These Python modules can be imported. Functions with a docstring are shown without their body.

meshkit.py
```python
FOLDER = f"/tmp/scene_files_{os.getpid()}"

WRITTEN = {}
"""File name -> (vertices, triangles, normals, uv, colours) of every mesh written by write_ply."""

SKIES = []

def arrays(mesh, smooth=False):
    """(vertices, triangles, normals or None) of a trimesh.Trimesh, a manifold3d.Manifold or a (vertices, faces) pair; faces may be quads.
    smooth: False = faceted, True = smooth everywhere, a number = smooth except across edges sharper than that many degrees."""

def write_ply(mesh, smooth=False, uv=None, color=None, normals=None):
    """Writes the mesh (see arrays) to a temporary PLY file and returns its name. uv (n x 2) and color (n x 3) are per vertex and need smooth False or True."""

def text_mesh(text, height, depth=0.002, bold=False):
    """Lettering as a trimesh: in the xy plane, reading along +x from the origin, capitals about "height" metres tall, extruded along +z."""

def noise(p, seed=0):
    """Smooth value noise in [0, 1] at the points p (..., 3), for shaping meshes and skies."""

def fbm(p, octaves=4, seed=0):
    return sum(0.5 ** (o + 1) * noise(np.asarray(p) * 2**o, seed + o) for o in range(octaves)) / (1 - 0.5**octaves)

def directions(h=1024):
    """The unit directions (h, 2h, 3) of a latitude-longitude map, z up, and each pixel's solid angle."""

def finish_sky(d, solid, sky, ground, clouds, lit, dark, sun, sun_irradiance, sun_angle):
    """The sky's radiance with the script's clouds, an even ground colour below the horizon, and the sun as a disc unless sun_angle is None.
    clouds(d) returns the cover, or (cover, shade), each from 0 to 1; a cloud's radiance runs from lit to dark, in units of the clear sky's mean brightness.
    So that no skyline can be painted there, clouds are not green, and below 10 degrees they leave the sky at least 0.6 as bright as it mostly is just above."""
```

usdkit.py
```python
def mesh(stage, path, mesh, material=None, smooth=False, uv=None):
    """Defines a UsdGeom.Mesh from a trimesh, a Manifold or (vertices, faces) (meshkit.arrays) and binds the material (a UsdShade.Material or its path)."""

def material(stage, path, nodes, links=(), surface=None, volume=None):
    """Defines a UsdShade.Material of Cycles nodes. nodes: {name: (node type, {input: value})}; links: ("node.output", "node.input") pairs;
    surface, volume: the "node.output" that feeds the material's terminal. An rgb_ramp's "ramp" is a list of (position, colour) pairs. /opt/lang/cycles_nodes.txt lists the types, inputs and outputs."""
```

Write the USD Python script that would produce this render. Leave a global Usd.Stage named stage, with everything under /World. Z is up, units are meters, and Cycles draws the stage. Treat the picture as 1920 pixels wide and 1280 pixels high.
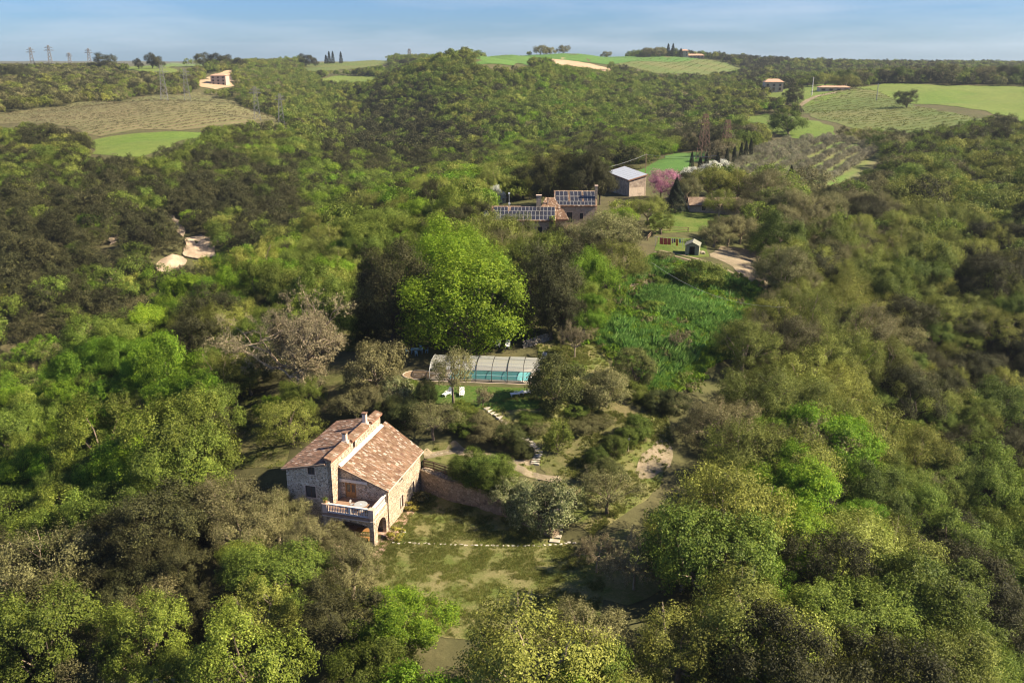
import math, random
import numpy as np, trimesh
import shapely.geometry as sg, shapely.ops as so, shapely
from scipy.interpolate import RBFInterpolator
from scipy.spatial import Delaunay, cKDTree
from pxr import Usd, UsdGeom, UsdLux, UsdShade, Gf, Sdf, Vt
import usdkit, meshkit

stage = Usd.Stage.CreateInMemory()
UsdGeom.SetStageUpAxis(stage, 'Z'); UsdGeom.SetStageMetersPerUnit(stage, 1.0)
UsdGeom.Xform.Define(stage, '/World')
UsdGeom.Scope.Define(stage, '/World/Looks')

# ---------------------------------------------------------------- camera, sky, sun, exposure
FPX, HORIZON, CAM_H = 1650.0, 100.0, 50.0
PITCH = math.atan((640 - HORIZON) / FPX)
EXPOSURE = 1.55
cam = UsdGeom.Camera.Define(stage, '/World/camera')
cam.AddTranslateOp().Set((0, 0, CAM_H)); cam.AddRotateXOp().Set(90 - math.degrees(PITCH))
cam.CreateHorizontalApertureAttr(36.0); cam.CreateFocalLengthAttr(36.0 * FPX / 1920)
cam.CreateFStopAttr(0.22); cam.CreateFocusDistanceAttr(118.0)
cam.CreateClippingRangeAttr((0.5, 20000.0)); cam.CreateExposureAttr(EXPOSURE)

SUN_AZ, SUN_EL = math.radians(96.0), math.radians(37.0)
SUN = np.array([math.sin(SUN_AZ) * math.cos(SUN_EL), math.cos(SUN_AZ) * math.cos(SUN_EL), math.sin(SUN_EL)])
dome = UsdLux.DomeLight.Define(stage, '/World/sky')
sky_mat = usdkit.material(stage, '/World/Looks/sky_air', {
    'sky': ('sky_texture', {'sky_type': 'single_scattering', 'sun_disc': False, 'sun_elevation': SUN_EL, 'sun_rotation': SUN_AZ,
                            'altitude': 300.0, 'air_density': 1.0, 'aerosol_density': 0.4, 'ozone_density': 2.0}),
    'tc': ('texture_coordinate', {}),
    'mp': ('mapping', {'scale': (1.6, 1.6, 14.0), 'rotation': (0.04, 0.09, 0.3)}),
    'nz': ('noise_texture', {'scale': 2.2, 'detail': 5.0, 'roughness': 0.55}),
    'rp': ('rgb_ramp', {'ramp': [(0.0, (0, 0, 0)), (0.44, (0, 0, 0)), (0.7, (0.40, 0.40, 0.40)), (1.0, (0.55, 0.55, 0.55))]}),
    'tint': ('mix_color', {'blend_type': 'multiply', 'fac': 1.0, 'b': (.36, .55, .92)}),
    'mx': ('mix_color', {'b': (5.0, 5.6, 6.4)}),
    'bg': ('background_shader', {'strength': 0.05})},
    [('tc.generated', 'mp.vector'), ('mp.vector', 'nz.vector'), ('nz.fac', 'rp.fac'), ('rp.color', 'mx.fac'), ('sky.color', 'tint.a'), ('tint.result', 'mx.a'), ('mx.result', 'bg.color')],
    surface='bg.background')
UsdShade.MaterialBindingAPI.Apply(dome.GetPrim()).Bind(sky_mat)
sun = UsdLux.DistantLight.Define(stage, '/World/sun')
sun.CreateIntensityAttr(1.25); sun.CreateNormalizeAttr(True); sun.CreateAngleAttr(0.5); sun.CreateColorAttr(Gf.Vec3f(1.0, 0.88, 0.67))
_z = SUN; _x = np.cross([0, 0, 1.0], _z); _x /= np.linalg.norm(_x); _y = np.cross(_z, _x)
sun.AddTransformOp().Set(Gf.Matrix4d(*_x, 0, *_y, 0, *_z, 0, 0, 0, 0, 1))

# ---------------------------------------------------------------- helpers
CP, SP = math.cos(PITCH), math.sin(PITCH)
def ray(px, py):
    x, y = (px - 960) / FPX, -(py - 640) / FPX
    return np.array([x, CP + y * SP, -SP + y * CP])
def at_z(px, py, z):
    d = ray(px, py); t = (z - CAM_H) / d[2]; return np.array([d[0] * t, d[1] * t, z])
def at_y(px, py, Y):
    d = ray(px, py); t = Y / d[1]; return np.array([d[0] * t, Y, CAM_H + d[2] * t])
def proj(p):
    p = np.asarray(p, float) - [0, 0, CAM_H]
    f = p[..., 1] * CP - p[..., 2] * SP; u = p[..., 1] * SP + p[..., 2] * CP
    return np.stack([960 + FPX * p[..., 0] / f, 640 - FPX * u / f], -1)

used = {}
def numbered(parent, name):
    k = (parent, name); n = used.get(k, 0); used[k] = n + 1
    return f'{parent}/{name}' if n == 0 else f'{parent}/{name}_{n:03d}'
def tag(prim, label=None, cat=None, group=None, kind=None):
    p = prim.GetPrim()
    for k, v in (('label', label), ('category', cat), ('group', group), ('kind', kind)):
        if v: p.SetCustomDataByKey(k, v)
    return prim
def path_of(p): return '/World' if p is None else str(p.GetPath())
def thing(name, label, cat, loc=(0, 0, 0), rz=0.0, group=None, kind=None, scale=None):
    x = UsdGeom.Xform.Define(stage, numbered('/World', name))
    x.AddTranslateOp().Set(Gf.Vec3d(*map(float, loc)))
    if rz: x.AddRotateZOp().Set(math.degrees(rz))
    if scale is not None: x.AddScaleOp().Set(Gf.Vec3f(*map(float, np.broadcast_to(scale, 3))))
    return tag(x, label, cat, group, kind)
def obj(name, mesh, mat, parent=None, smooth=False, label=None):
    if isinstance(mesh, MB): mesh = mesh.mesh()
    m = usdkit.mesh(stage, numbered(path_of(parent), name), mesh, M[mat] if isinstance(mat, str) else mat, smooth)
    if label: tag(m, label)
    if isinstance(mat, str) and mat.startswith(RANDOM): tone(m, name)
    return m
RANDOM = ('leaf_', 'grass_', 'roof_tile', 'limestone', 'pale_stone')
def tone(m, name):
    """A random number per loose piece (leaf clump, tile, stone), which the material reads."""
    from scipy.sparse import coo_matrix; from scipy.sparse.csgraph import connected_components
    f = np.array(m.GetFaceVertexIndicesAttr().Get()).reshape(-1, 3); n = len(m.GetPointsAttr().Get())
    g = coo_matrix((np.ones(2 * len(f), np.int8), (np.r_[f[:, 0], f[:, 1]], np.r_[f[:, 1], f[:, 2]])), (n, n))
    k, lab = connected_components(g, False); r = np.random.default_rng(k + len(name)).random(k)[lab]
    UsdGeom.PrimvarsAPI(m).CreatePrimvar('tone', Sdf.ValueTypeNames.FloatArray, 'vertex').Set(Vt.FloatArray.FromNumpy(r.astype(np.float32)))
def single(name, mesh, mat, label, cat, group=None, kind=None, smooth=False):
    return tag(obj(name, mesh, mat, None, smooth), label, cat, group, kind)
def struct(name, mesh, mat, smooth=False, label=None):
    return tag(obj(name, mesh, mat, None, smooth), label, None, None, 'structure')
def copy_of(src, name, label, cat, loc, rz=0.0, scale=1.0, group=None, kind=None):
    x = UsdGeom.Xform.Define(stage, numbered('/World', name))
    x.AddTranslateOp().Set(Gf.Vec3d(*map(float, loc))); x.AddRotateZOp().Set(math.degrees(rz))
    x.AddScaleOp().Set(Gf.Vec3f(*map(float, np.broadcast_to(scale, 3))))
    x.GetPrim().GetReferences().AddInternalReference(src); x.GetPrim().SetInstanceable(True)
    return tag(x, label, cat, group, kind)

class MB:
    """Collects shapes into one mesh."""
    def __init__(s): s.v, s.f, s.n = [], [], 0
    def add(s, v, f):
        v = np.asarray(v, float); f = np.asarray(f, int)
        if f.shape[1] == 4: f = np.vstack([f[:, [0, 1, 2]], f[:, [0, 2, 3]]])
        s.v.append(v); s.f.append(f + s.n); s.n += len(v); return s
    def tm(s, m): return s.add(m.vertices, m.faces)
    def box(s, x0, y0, z0, x1, y1, z1):
        v = [[x, y, z] for z in (z0, z1) for y in (y0, y1) for x in (x0, x1)]
        return s.add(v, [[0, 2, 3, 1], [4, 5, 7, 6], [0, 1, 5, 4], [2, 6, 7, 3], [0, 4, 6, 2], [1, 3, 7, 5]])
    def beam(s, a, b, w, h=None, up=(0, 0, 1)):
        a, b = np.asarray(a, float), np.asarray(b, float); h = w if h is None else h
        t = (b - a) / np.linalg.norm(b - a); u = np.asarray(up, float)
        if abs(t @ u) > .98: u = np.array([1.0, 0, 0])
        r = np.cross(t, u); r /= np.linalg.norm(r); u = np.cross(r, t)
        v = [p + i * r * w / 2 + j * u * h / 2 for p in (a, b) for j in (-1, 1) for i in (-1, 1)]
        return s.add(v, [[0, 2, 3, 1], [4, 5, 7, 6], [0, 1, 5, 4], [2, 6, 7, 3], [0, 4, 6, 2], [1, 3, 7, 5]])
    def tube(s, pts, rad, sides=6, cap=True):
        p = np.asarray(pts, float); rad = np.broadcast_to(np.asarray(rad, float), (len(p),))
        t = np.gradient(p, axis=0); t /= np.linalg.norm(t, axis=1, keepdims=True) + 1e-12
        a = np.cross(t, np.where(np.abs(t[:, 2:]) < .9, [0, 0, 1.0], [1.0, 0, 0])); a /= np.linalg.norm(a, axis=1, keepdims=True) + 1e-12
        b = np.cross(t, a); g = np.arange(sides) * 2 * np.pi / sides
        v = p[:, None] + rad[:, None, None] * (np.cos(g)[None, :, None] * a[:, None] + np.sin(g)[None, :, None] * b[:, None])
        i, j = np.meshgrid(np.arange(len(p) - 1), np.arange(sides), indexing='ij')
        q = np.stack([i * sides + j, i * sides + (j + 1) % sides, (i + 1) * sides + (j + 1) % sides, (i + 1) * sides + j], -1).reshape(-1, 4)
        f = np.vstack([q[:, [0, 1, 2]], q[:, [0, 2, 3]]]); v = v.reshape(-1, 3)
        if cap and sides > 2:
            for base in (0, (len(p) - 1) * sides):
                f = np.vstack([f, [[base, base + k, base + k + 1] for k in range(1, sides - 1)]])
        return s.add(v, f)
    def lathe(s, prof, sides=12, at=(0, 0, 0)):
        """prof: (radius, z) pairs"""
        pr = np.asarray(prof, float); g = np.arange(sides) * 2 * np.pi / sides
        v = np.stack([pr[:, None, 0] * np.cos(g), pr[:, None, 0] * np.sin(g), np.repeat(pr[:, 1:], sides, 1)], -1).reshape(-1, 3) + at
        i, j = np.meshgrid(np.arange(len(pr) - 1), np.arange(sides), indexing='ij')
        q = np.stack([i * sides + j, i * sides + (j + 1) % sides, (i + 1) * sides + (j + 1) % sides, (i + 1) * sides + j], -1).reshape(-1, 4)
        return s.add(v, q)
    def prism(s, poly, z0, z1):
        return s.tm(trimesh.creation.extrude_polygon(poly if isinstance(poly, sg.Polygon) else sg.Polygon(poly), z1 - z0, engine='earcut').apply_translation([0, 0, z0]))
    def quad(s, *p): return s.add(p, [[0, 1, 2, 3]])
    def slab(s, pts, t):
        """four corners (counter-clockwise from above) extruded downwards by t"""
        p = np.asarray(pts, float); q = p - [0, 0, t]; n = len(p)
        v = np.vstack([p, q]); f = [[0, k, k + 1] for k in range(1, n - 1)] + [[n, n + k + 1, n + k] for k in range(1, n - 1)]
        for k in range(n):
            m = (k + 1) % n; f += [[k, n + k, n + m], [k, n + m, m]]
        return s.add(v, f)
    def move(s, m4):
        s.v = [trimesh.transform_points(v, m4) for v in s.v]; return s
    def mesh(s): return trimesh.Trimesh(np.vstack(s.v), np.vstack(s.f), process=False)
def upright(poly, t, origin, ex, ey):
    """A polygon drawn in a vertical plane (ex along, z up) given thickness t towards ey."""
    m = trimesh.creation.extrude_polygon(poly, t, engine='earcut')
    ex, ey = np.asarray(ex, float), np.asarray(ey, float); T = np.eye(4); T[:3, 0] = ex; T[:3, 1] = (0, 0, 1); T[:3, 2] = ey; T[:3, 3] = origin
    m.apply_transform(T)
    if np.linalg.det(T[:3, :3]) < 0: m.faces = m.faces[:, ::-1]
    return m
def instancer(name, label, protos, which, pos, rz, scale):
    pi = UsdGeom.PointInstancer.Define(stage, numbered('/World', name)); rel = pi.CreatePrototypesRel()
    for i, (mesh, mt) in enumerate(protos):
        rel.AddTarget(obj(f'kind', mesh, mt, pi).GetPath())
    pi.CreateProtoIndicesAttr(Vt.IntArray.FromNumpy(np.asarray(which, np.int32)))
    pi.CreatePositionsAttr(Vt.Vec3fArray.FromNumpy(np.asarray(pos, np.float32)))
    h = np.asarray(rz) / 2; pi.CreateOrientationsAttr(Vt.QuathArray([Gf.Quath(float(math.cos(a)), 0, 0, float(math.sin(a))) for a in h]))
    pi.CreateScalesAttr(Vt.Vec3fArray.FromNumpy(np.asarray(scale, np.float32)))
    return tag(pi, label, None, None, 'stuff')
def unit(v): return v / (np.linalg.norm(v, axis=-1, keepdims=True) + 1e-12)

# ---------------------------------------------------------------- materials
M = {}
def mat(name, nodes, links, surface='p.BSDF'):
    M[name] = usdkit.material(stage, '/World/Looks/' + name, nodes, links, surface=surface); return M[name]
def plain(name, color, rough=.6, metal=0.0, noise=0.0, scale=3.0, bump=0.0, spec=.3):
    n = {'p': ('principled_bsdf', {'base_color': color, 'roughness': rough, 'metallic': metal, 'specular_ior_level': spec})}; l = []
    if noise or bump:
        n['g'] = ('geometry', {}); n['n'] = ('noise_texture', {'scale': scale, 'detail': 5.0, 'roughness': .6}); l.append(('g.position', 'n.vector'))
    if noise:
        c = np.array(color); n['r'] = ('rgb_ramp', {'ramp': [(.25, c * (1 - noise)), (.75, np.minimum(c * (1 + noise), 1))]})
        l += [('n.fac', 'r.fac'), ('r.color', 'p.base_color')]
    if bump:
        n['b'] = ('bump', {'strength': .6, 'distance': bump}); l += [('n.fac', 'b.height'), ('b.normal', 'p.normal')]
    return mat(name, n, l)
def leafy(name, dark, mid, light, trans=.3, tint=(1, 1, 1), rough=.55):
    """Leaves: every leaf clump its own tone, every tree and patch of wood its own shift."""
    return mat(name, {
        'g': ('geometry', {}), 'tn': ('attribute', {'attribute': 'tone'}), 'oi': ('object_info', {}),
        'r': ('rgb_ramp', {'ramp': [(0, dark), (.55, mid), (1, light)]}),
        'n': ('noise_texture', {'scale': .09, 'detail': 2.0}), 'nr': ('map_range', {'from_min': .3, 'from_max': .7, 'to_min': .68, 'to_max': 1.3, 'clamp': True}),
        'ov': ('map_range', {'from_min': 0.0, 'from_max': 1.0, 'to_min': .75, 'to_max': 1.22, 'clamp': True}),
        'oh': ('map_range', {'from_min': 0.0, 'from_max': 1.0, 'to_min': .487, 'to_max': .513, 'clamp': True}),
        'wn': ('white_noise_texture', {'dimensions': '1D'}),
        'mul': ('math', {'math_type': 'multiply'}),
        'h': ('hsv', {'saturation': 1.0, 'fac': 1.0}),
        'd': ('principled_bsdf', {'roughness': rough, 'specular_ior_level': .18}), 't': ('translucent_bsdf', {}), 'm': ('mix_closure', {'fac': trans})},
        [('tn.fac', 'r.fac'), ('g.position', 'n.vector'), ('n.fac', 'nr.value'), ('oi.random', 'ov.value'), ('oi.random', 'wn.w'), ('wn.value', 'oh.value'),
         ('nr.result', 'mul.value1'), ('ov.result', 'mul.value2'), ('mul.value', 'h.value'), ('oh.result', 'h.hue'), ('r.color', 'h.color'),
         ('h.color', 'd.base_color'), ('h.color', 't.color'), ('d.BSDF', 'm.closure1'), ('t.BSDF', 'm.closure2')], surface='m.closure')
leafy('leaf_bright', (.06, .13, .006), (.15, .25, .012), (.25, .34, .03), trans=.32)
leafy('leaf_mid', (.055, .085, .01), (.13, .175, .02), (.22, .26, .045), trans=.25)
leafy('leaf_yellow', (.09, .105, .016), (.19, .208, .034), (.30, .315, .07), trans=.25)
leafy('leaf_dark', (.022, .023, .007), (.049, .049, .015), (.10, .096, .032), trans=.2)
leafy('leaf_grey', (.085, .08, .028), (.16, .15, .055), (.24, .22, .095), trans=.2)
leafy('leaf_bud', (.11, .095, .045), (.22, .19, .095), (.32, .28, .15), trans=.2)
leafy('leaf_vivid', (.075, .14, .006), (.175, .265, .012), (.28, .36, .03), trans=.35)
leafy('leaf_bush', (.028, .034, .008), (.07, .082, .018), (.14, .15, .04), trans=.15)
leafy('leaf_pink', (.42, .15, .25), (.62, .26, .39), (.75, .42, .53), trans=.35)
leafy('leaf_white', (.42, .42, .36), (.62, .62, .54), (.75, .75, .68), trans=.3)
leafy('leaf_cypress', (.012, .018, .008), (.026, .035, .014), (.05, .06, .025), trans=.1)
leafy('leaf_hedge', (.04, .065, .007), (.10, .14, .015), (.18, .225, .035), trans=.2)
leafy('leaf_variegated', (.05, .07, .02), (.17, .19, .07), (.38, .38, .19), trans=.2)
leafy('leaf_gold', (.16, .13, .02), (.32, .26, .05), (.45, .38, .10), trans=.25)
leafy('grass_tall', (.045, .11, .018), (.10, .21, .035), (.20, .31, .08), trans=.4)
leafy('grass_blue', (.055, .12, .022), (.115, .22, .042), (.21, .33, .09), trans=.4)
leafy('grass_lime', (.08, .14, .012), (.17, .26, .02), (.28, .36, .05), trans=.45)
leafy('grass_short', (.09, .115, .02), (.16, .18, .038), (.27, .25, .08), trans=.4)
plain('bark', (.16, .12, .085), .9, noise=.4, scale=4, bump=.03)
plain('bark_pale', (.27, .21, .14), .9, noise=.35, scale=4, bump=.03)
plain('bark_dark', (.07, .055, .04), .9, noise=.4, scale=4)

# ---------------------------------------------------------------- terrain
def Gz(px, py, z): return tuple(at_z(px, py, z))
def Yz(px, py, Y, canopy=0.0):
    p = at_y(px, py, Y); return (p[0], p[1], p[2] - canopy)
ctrl = [
 # under and beside the camera
 (0, -60, -12), (-80, -60, -30), (80, -60, -30), (-40, 20, -10), (40, 20, -12), (0, 30, -5), (-90, 40, -30), (90, 40, -30), (-160, -40, -30), (180, -40, -25),
 # lawn, its rim and the house
 Gz(700, 1050, 0), Gz(760, 1170, 0), Gz(900, 1200, 0), Gz(1080, 1150, 0), Gz(1060, 1040, 0), Gz(780, 965, 0), (-24, 88, .2), (-20, 76, 0), (-12, 60, -.6), (10, 60, -.6), (16, 72, -.2), (0, 48, -2), (22, 55, -2), (-25, 58, -3),
 (-26, 98, 1.2), (-20, 104, 2.6), (-30, 106, .5),
 # terrace behind the retaining wall
 Gz(789, 868, 2.6), Gz(850, 893, 2.6), Gz(960, 880, 2.6), Gz(900, 850, 2.6), Gz(1000, 858, 2.6), Gz(1040, 900, 2.3), Gz(1080, 950, 1.5), Gz(1110, 1000, .8),
 # pool terrace
 (-18, 112, 5.6), (-13, 120, 6), (4, 110, 6), (8, 115, 6), (8, 122, 6.2), (-6, 124, 6.2), (-6, 108, 6), (-14, 124, 6.2), Gz(1110, 700, 6.0), Gz(760, 690, 6.0),
 # garden bank to the right of the pool, drive
 Gz(1190, 740, 5.0), Gz(1140, 800, 3.6), Gz(1080, 860, 2.4), Gz(1230, 840, 2.4), Gz(1190, 890, 1.8), Gz(1280, 800, 3.0),
 # meadow and the shed
 Gz(1250, 720, 5.0), Gz(1300, 620, 6.8), Gz(1430, 600, 6.0), Gz(1200, 540, 8.6), Gz(1300, 540, 8.6), Gz(1420, 545, 8.6), Gz(1300, 478, 10.5), Gz(1230, 470, 10.4), Gz(1400, 490, 10.2), Gz(1000, 640, 7.5),
 # farm, barn, orchard
 (-6, 200, 11), (18, 205, 11.5), (10, 190, 11), (34, 252, 12), (55, 225, 11.8), (0, 165, 9), (-20, 160, 7), (10, 150, 8), (-22, 135, 6.0), (-28, 120, 4.5),
 Yz(1260, 300, 340), Yz(1400, 330, 310), Yz(1600, 285, 372), Yz(1450, 265, 410), Yz(1640, 300, 350),
 # the spur's west shoulder and the gorge
 (-34, 90, -2), (-48, 88, -6), (-70, 92, -16), (-105, 110, -32), (-45, 70, -7), (-40, 120, 0), (-56, 128, -2.5), (-76, 132, -7), (-78, 150, -8), (-45, 160, 2), (-67, 176, -3.5), (-56, 200, -2), (-50, 240, 1), (-44, 300, 3), (0, 370, 4.5), (28, 330, 8), (-20, 260, 7),
 (-112, 160, -46), (-102, 190, -42), (-94, 220, -34), (-85, 250, -20), (-75, 320, -16), (-50, 420, -10), (-82, 520, -6),
 # opposite west slope
 Yz(0, 560, 228, 9), Yz(150, 540, 238, 9), Yz(0, 400, 290, 8), Yz(200, 420, 270, 8), Yz(400, 400, 290, 8), Yz(500, 350, 330, 8), Yz(0, 290, 410, 8), Yz(600, 270, 470, 7),
 Yz(200, 285, 405), Yz(350, 258, 440), Yz(220, 262, 440), Yz(60, 215, 545), Yz(300, 190, 590), Yz(480, 225, 540), Yz(420, 195, 600), Yz(540, 225, 560, 3),
 Yz(0, 165, 720, 8), Yz(150, 150, 800, 8), Yz(300, 140, 900, 8), Yz(410, 150, 900, 2), Yz(0, 138, 950, 9), Yz(60, 128, 1050, 9), Yz(200, 118, 1100, 9), Yz(330, 112, 1150, 8), Yz(450, 118, 1150, 9), Yz(560, 120, 1250, 9), Yz(680, 110, 1400, 2), Yz(520, 145, 950, 9), (-700, 1450, 22), (-500, 1600, 24), (-300, 1800, 26),
 # valley between, middle hill
 Yz(700, 250, 520, 8), Yz(640, 215, 700, 8), Yz(600, 180, 880, 8), Yz(690, 140, 1100, 8), Yz(640, 150, 1050, 6),
 Yz(875, 86, 820, 7), Yz(930, 96, 850, 7), Yz(810, 98, 810, 7), Yz(760, 124, 790, 8), Yz(700, 175, 720, 8), Yz(900, 150, 690, 8), Yz(850, 200, 600, 8), Yz(800, 250, 520, 8), Yz(1000, 170, 700, 8), Yz(1000, 225, 540, 8), Yz(1100, 190, 640, 8), Yz(1120, 230, 520, 9),
 Yz(1080, 98, 1130), Yz(950, 104, 1000), Yz(1060, 126, 980), Yz(950, 128, 900), Yz(1140, 108, 1200), Yz(1240, 107, 1250), Yz(1320, 112, 1260), Yz(1400, 132, 1150), Yz(1300, 140, 1050), Yz(1150, 140, 950, 6), Yz(1250, 170, 780, 7), Yz(1130, 134, 1000),
 (-92, 610, -12), (-75, 560, -12), (-110, 690, -4), (-130, 760, 4), (-38, 590, 7), (-42, 660, 16), (-46, 730, 33),
 # right plateau
 Yz(1420, 112, 1900, 12), Yz(1560, 110, 1500, 14), Yz(1500, 138, 1000, 9), Yz(1250, 108, 1700, 24), Yz(1700, 143, 760), Yz(1850, 152, 720), Yz(1900, 215, 510), Yz(1800, 180, 640), Yz(1620, 165, 690), Yz(1440, 228, 490), Yz(1560, 252, 440), Yz(1650, 210, 550), Yz(1480, 180, 640), Yz(1350, 200, 600, 7), Yz(1330, 240, 480, 8),
 # east side of the spur, east gully and its far slope
 (20, 86, -.4), (27, 92, -1.5), (33, 84, -4.5), (46, 86, -10), (58, 78, -16), (24, 66, -1.5), (40, 64, -8), (30, 104, -.6), (44, 110, -6), (38, 125, 1), (70, 125, -7), (58, 150, 0), (60, 170, 3), (90, 165, 1), (52, 200, 8), (95, 240, 6), (75, 280, 9), (160, 330, 9), (120, 200, 2),
 (70, 92, -26), (60, 70, -26), (80, 120, -22), (94, 150, -14), (110, 200, -4), (140, 250, 4), (122, 110, 3), (108, 70, 0), (135, 150, 8), (160, 200, 14), (190, 250, 15), (220, 260, 14), (200, 150, 14), (180, 60, 10), (150, 110, 10),
 # far rim
 (-1500, 1200, 40), (-1200, 300, 20), (-900, 900, 38), (1500, 700, 30), (900, 600, 26), (600, 300, 18), (-700, 250, 5), (-2500, 3000, 15), (0, 3000, 10), (2500, 3000, 10), (0, 2200, 18), (-900, 1700, 26), (900, 1900, 24), (-1500, -60, 10), (1500, -60, 10), (3000, 500, 25), (-3000, 500, 25),
]
ctrl = np.array(ctrl, float)
def axis_lines(dense0, dense1, step, mid0, mid1, step2, lo, hi, grow):
    a = list(np.arange(dense0, dense1 + 1e-6, step)); x = a[-1]
    while x < mid1: x += step2; a.append(x)
    s = step2
    while x < hi: s = min(s * grow, 130); x += s; a.append(x)
    x = a[0]
    while x > mid0: x -= step2; a.insert(0, x)
    s = step2
    while x > lo: s = min(s * grow, 130); x -= s; a.insert(0, x)
    return np.array(a)
GX = axis_lines(-24, 14, .5, -75, 70, 1.6, -3600, 3600, 1.055)
GY = axis_lines(78, 124, .5, 46, 235, 1.6, -90, 4200, 1.045)
XX, YY = np.meshgrid(GX, GY)
rbf = RBFInterpolator(ctrl[:, :2] / 100, ctrl[:, 2], kernel='linear', smoothing=.02, degree=1)
_q = np.stack([XX.ravel(), YY.ravel()], 1)
ZZ = rbf(_q / 100)
_d = np.hypot(_q[:, 0], _q[:, 1])
ZZ = ZZ + (meshkit.fbm(np.stack([_q[:, 0] / 60, _q[:, 1] / 60, 0 * _d], 1), 4, 3) - .5) * np.clip((_d - 190) / 150, 0, 1) * np.clip(2 + _d / 180, 0, 9)
ZZ = np.where(_d > 1500, np.minimum(ZZ, 34), ZZ)
ZZ = ZZ.reshape(XX.shape)
WALL_LINE = [(-10.9, 95.2), (-9.6, 94.2), (-7.47, 92.63), (-4.4, 91.1), (-1.28, 89.11), (2.88, 85.8), (4.4, 84.0)]
LAWN = sg.Polygon(list(sg.LineString([(-10.9, 95.2), (-9.6, 94.2), (-7.47, 92.63), (-4.4, 91.1), (-1.28, 89.11), (2.88, 85.8), (4.4, 84.0)]).offset_curve(.5).coords) + [(8, 81), (9.5, 76), (8, 69), (2, 66), (-6, 67), (-14, 70), (-19, 76), (-22, 84), (-20, 92)])
WALL_BACK = list(sg.LineString(WALL_LINE).offset_curve(.55).coords)
TERRACE = sg.Polygon(WALL_BACK[::-1] + [(-11.5, 97), (-10, 101), (-2, 101.5), (2.3, 99.5), (2.5, 95), (4.2, 90)])
POOLT = sg.Polygon([(-17, 115), (-14, 125), (7, 124.5), (8.5, 116), (6, 109), (-1, 107), (-8, 108)])
def flat(poly, z, blend):
    global ZZ
    d = shapely.distance(shapely.points(_q), poly).reshape(XX.shape)
    w = np.clip(1 - d / blend, 0, 1); w = w * w * (3 - 2 * w)
    ZZ = ZZ * (1 - w) + z * w
_base = ZZ.copy()
flat(POOLT, 6.0, 3.5)
_hold = ZZ.copy()
flat(LAWN, 0.0, 4.0)
_in = shapely.contains_xy(TERRACE.buffer(.01), _q[:, 0], _q[:, 1]).reshape(XX.shape)
_tz = np.clip(2.6 - np.clip(XX - 1.5, 0, 9) * .35, .4, 2.6)
ZZ = np.where(_in, np.minimum(np.maximum(_hold, _tz), _tz), ZZ)
_lawn_in = shapely.contains_xy(LAWN, _q[:, 0], _q[:, 1]).reshape(XX.shape)
_slope = shapely.contains_xy(sg.Polygon([(-12, 97), (-10, 101), (-2, 101.5), (2.3, 99.5), (2.5, 95), (4.2, 90), (12, 92), (12, 107), (-14, 108)]), _q[:, 0], _q[:, 1]).reshape(XX.shape)
ZZ = np.where(_slope & ~_in & ~_lawn_in, np.maximum(ZZ, np.minimum(_hold, 6.0)), ZZ)
POOL_A, POOL_B = at_z(805.3, 713.6, 6.0), at_z(1010, 720.6, 6.0)
_pr = (POOL_B - POOL_A)[:2] / np.linalg.norm((POOL_B - POOL_A)[:2]); _pn = np.array([-_pr[1], _pr[0]]); POOL_L = float(np.linalg.norm(POOL_B - POOL_A))
_hole = sg.Polygon([POOL_A[:2] + _pr * a + _pn * b for a, b in ((2.5, .95), (POOL_L - 1.25, .95), (POOL_L - 1.25, 5.0), (2.5, 5.0))])
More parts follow.
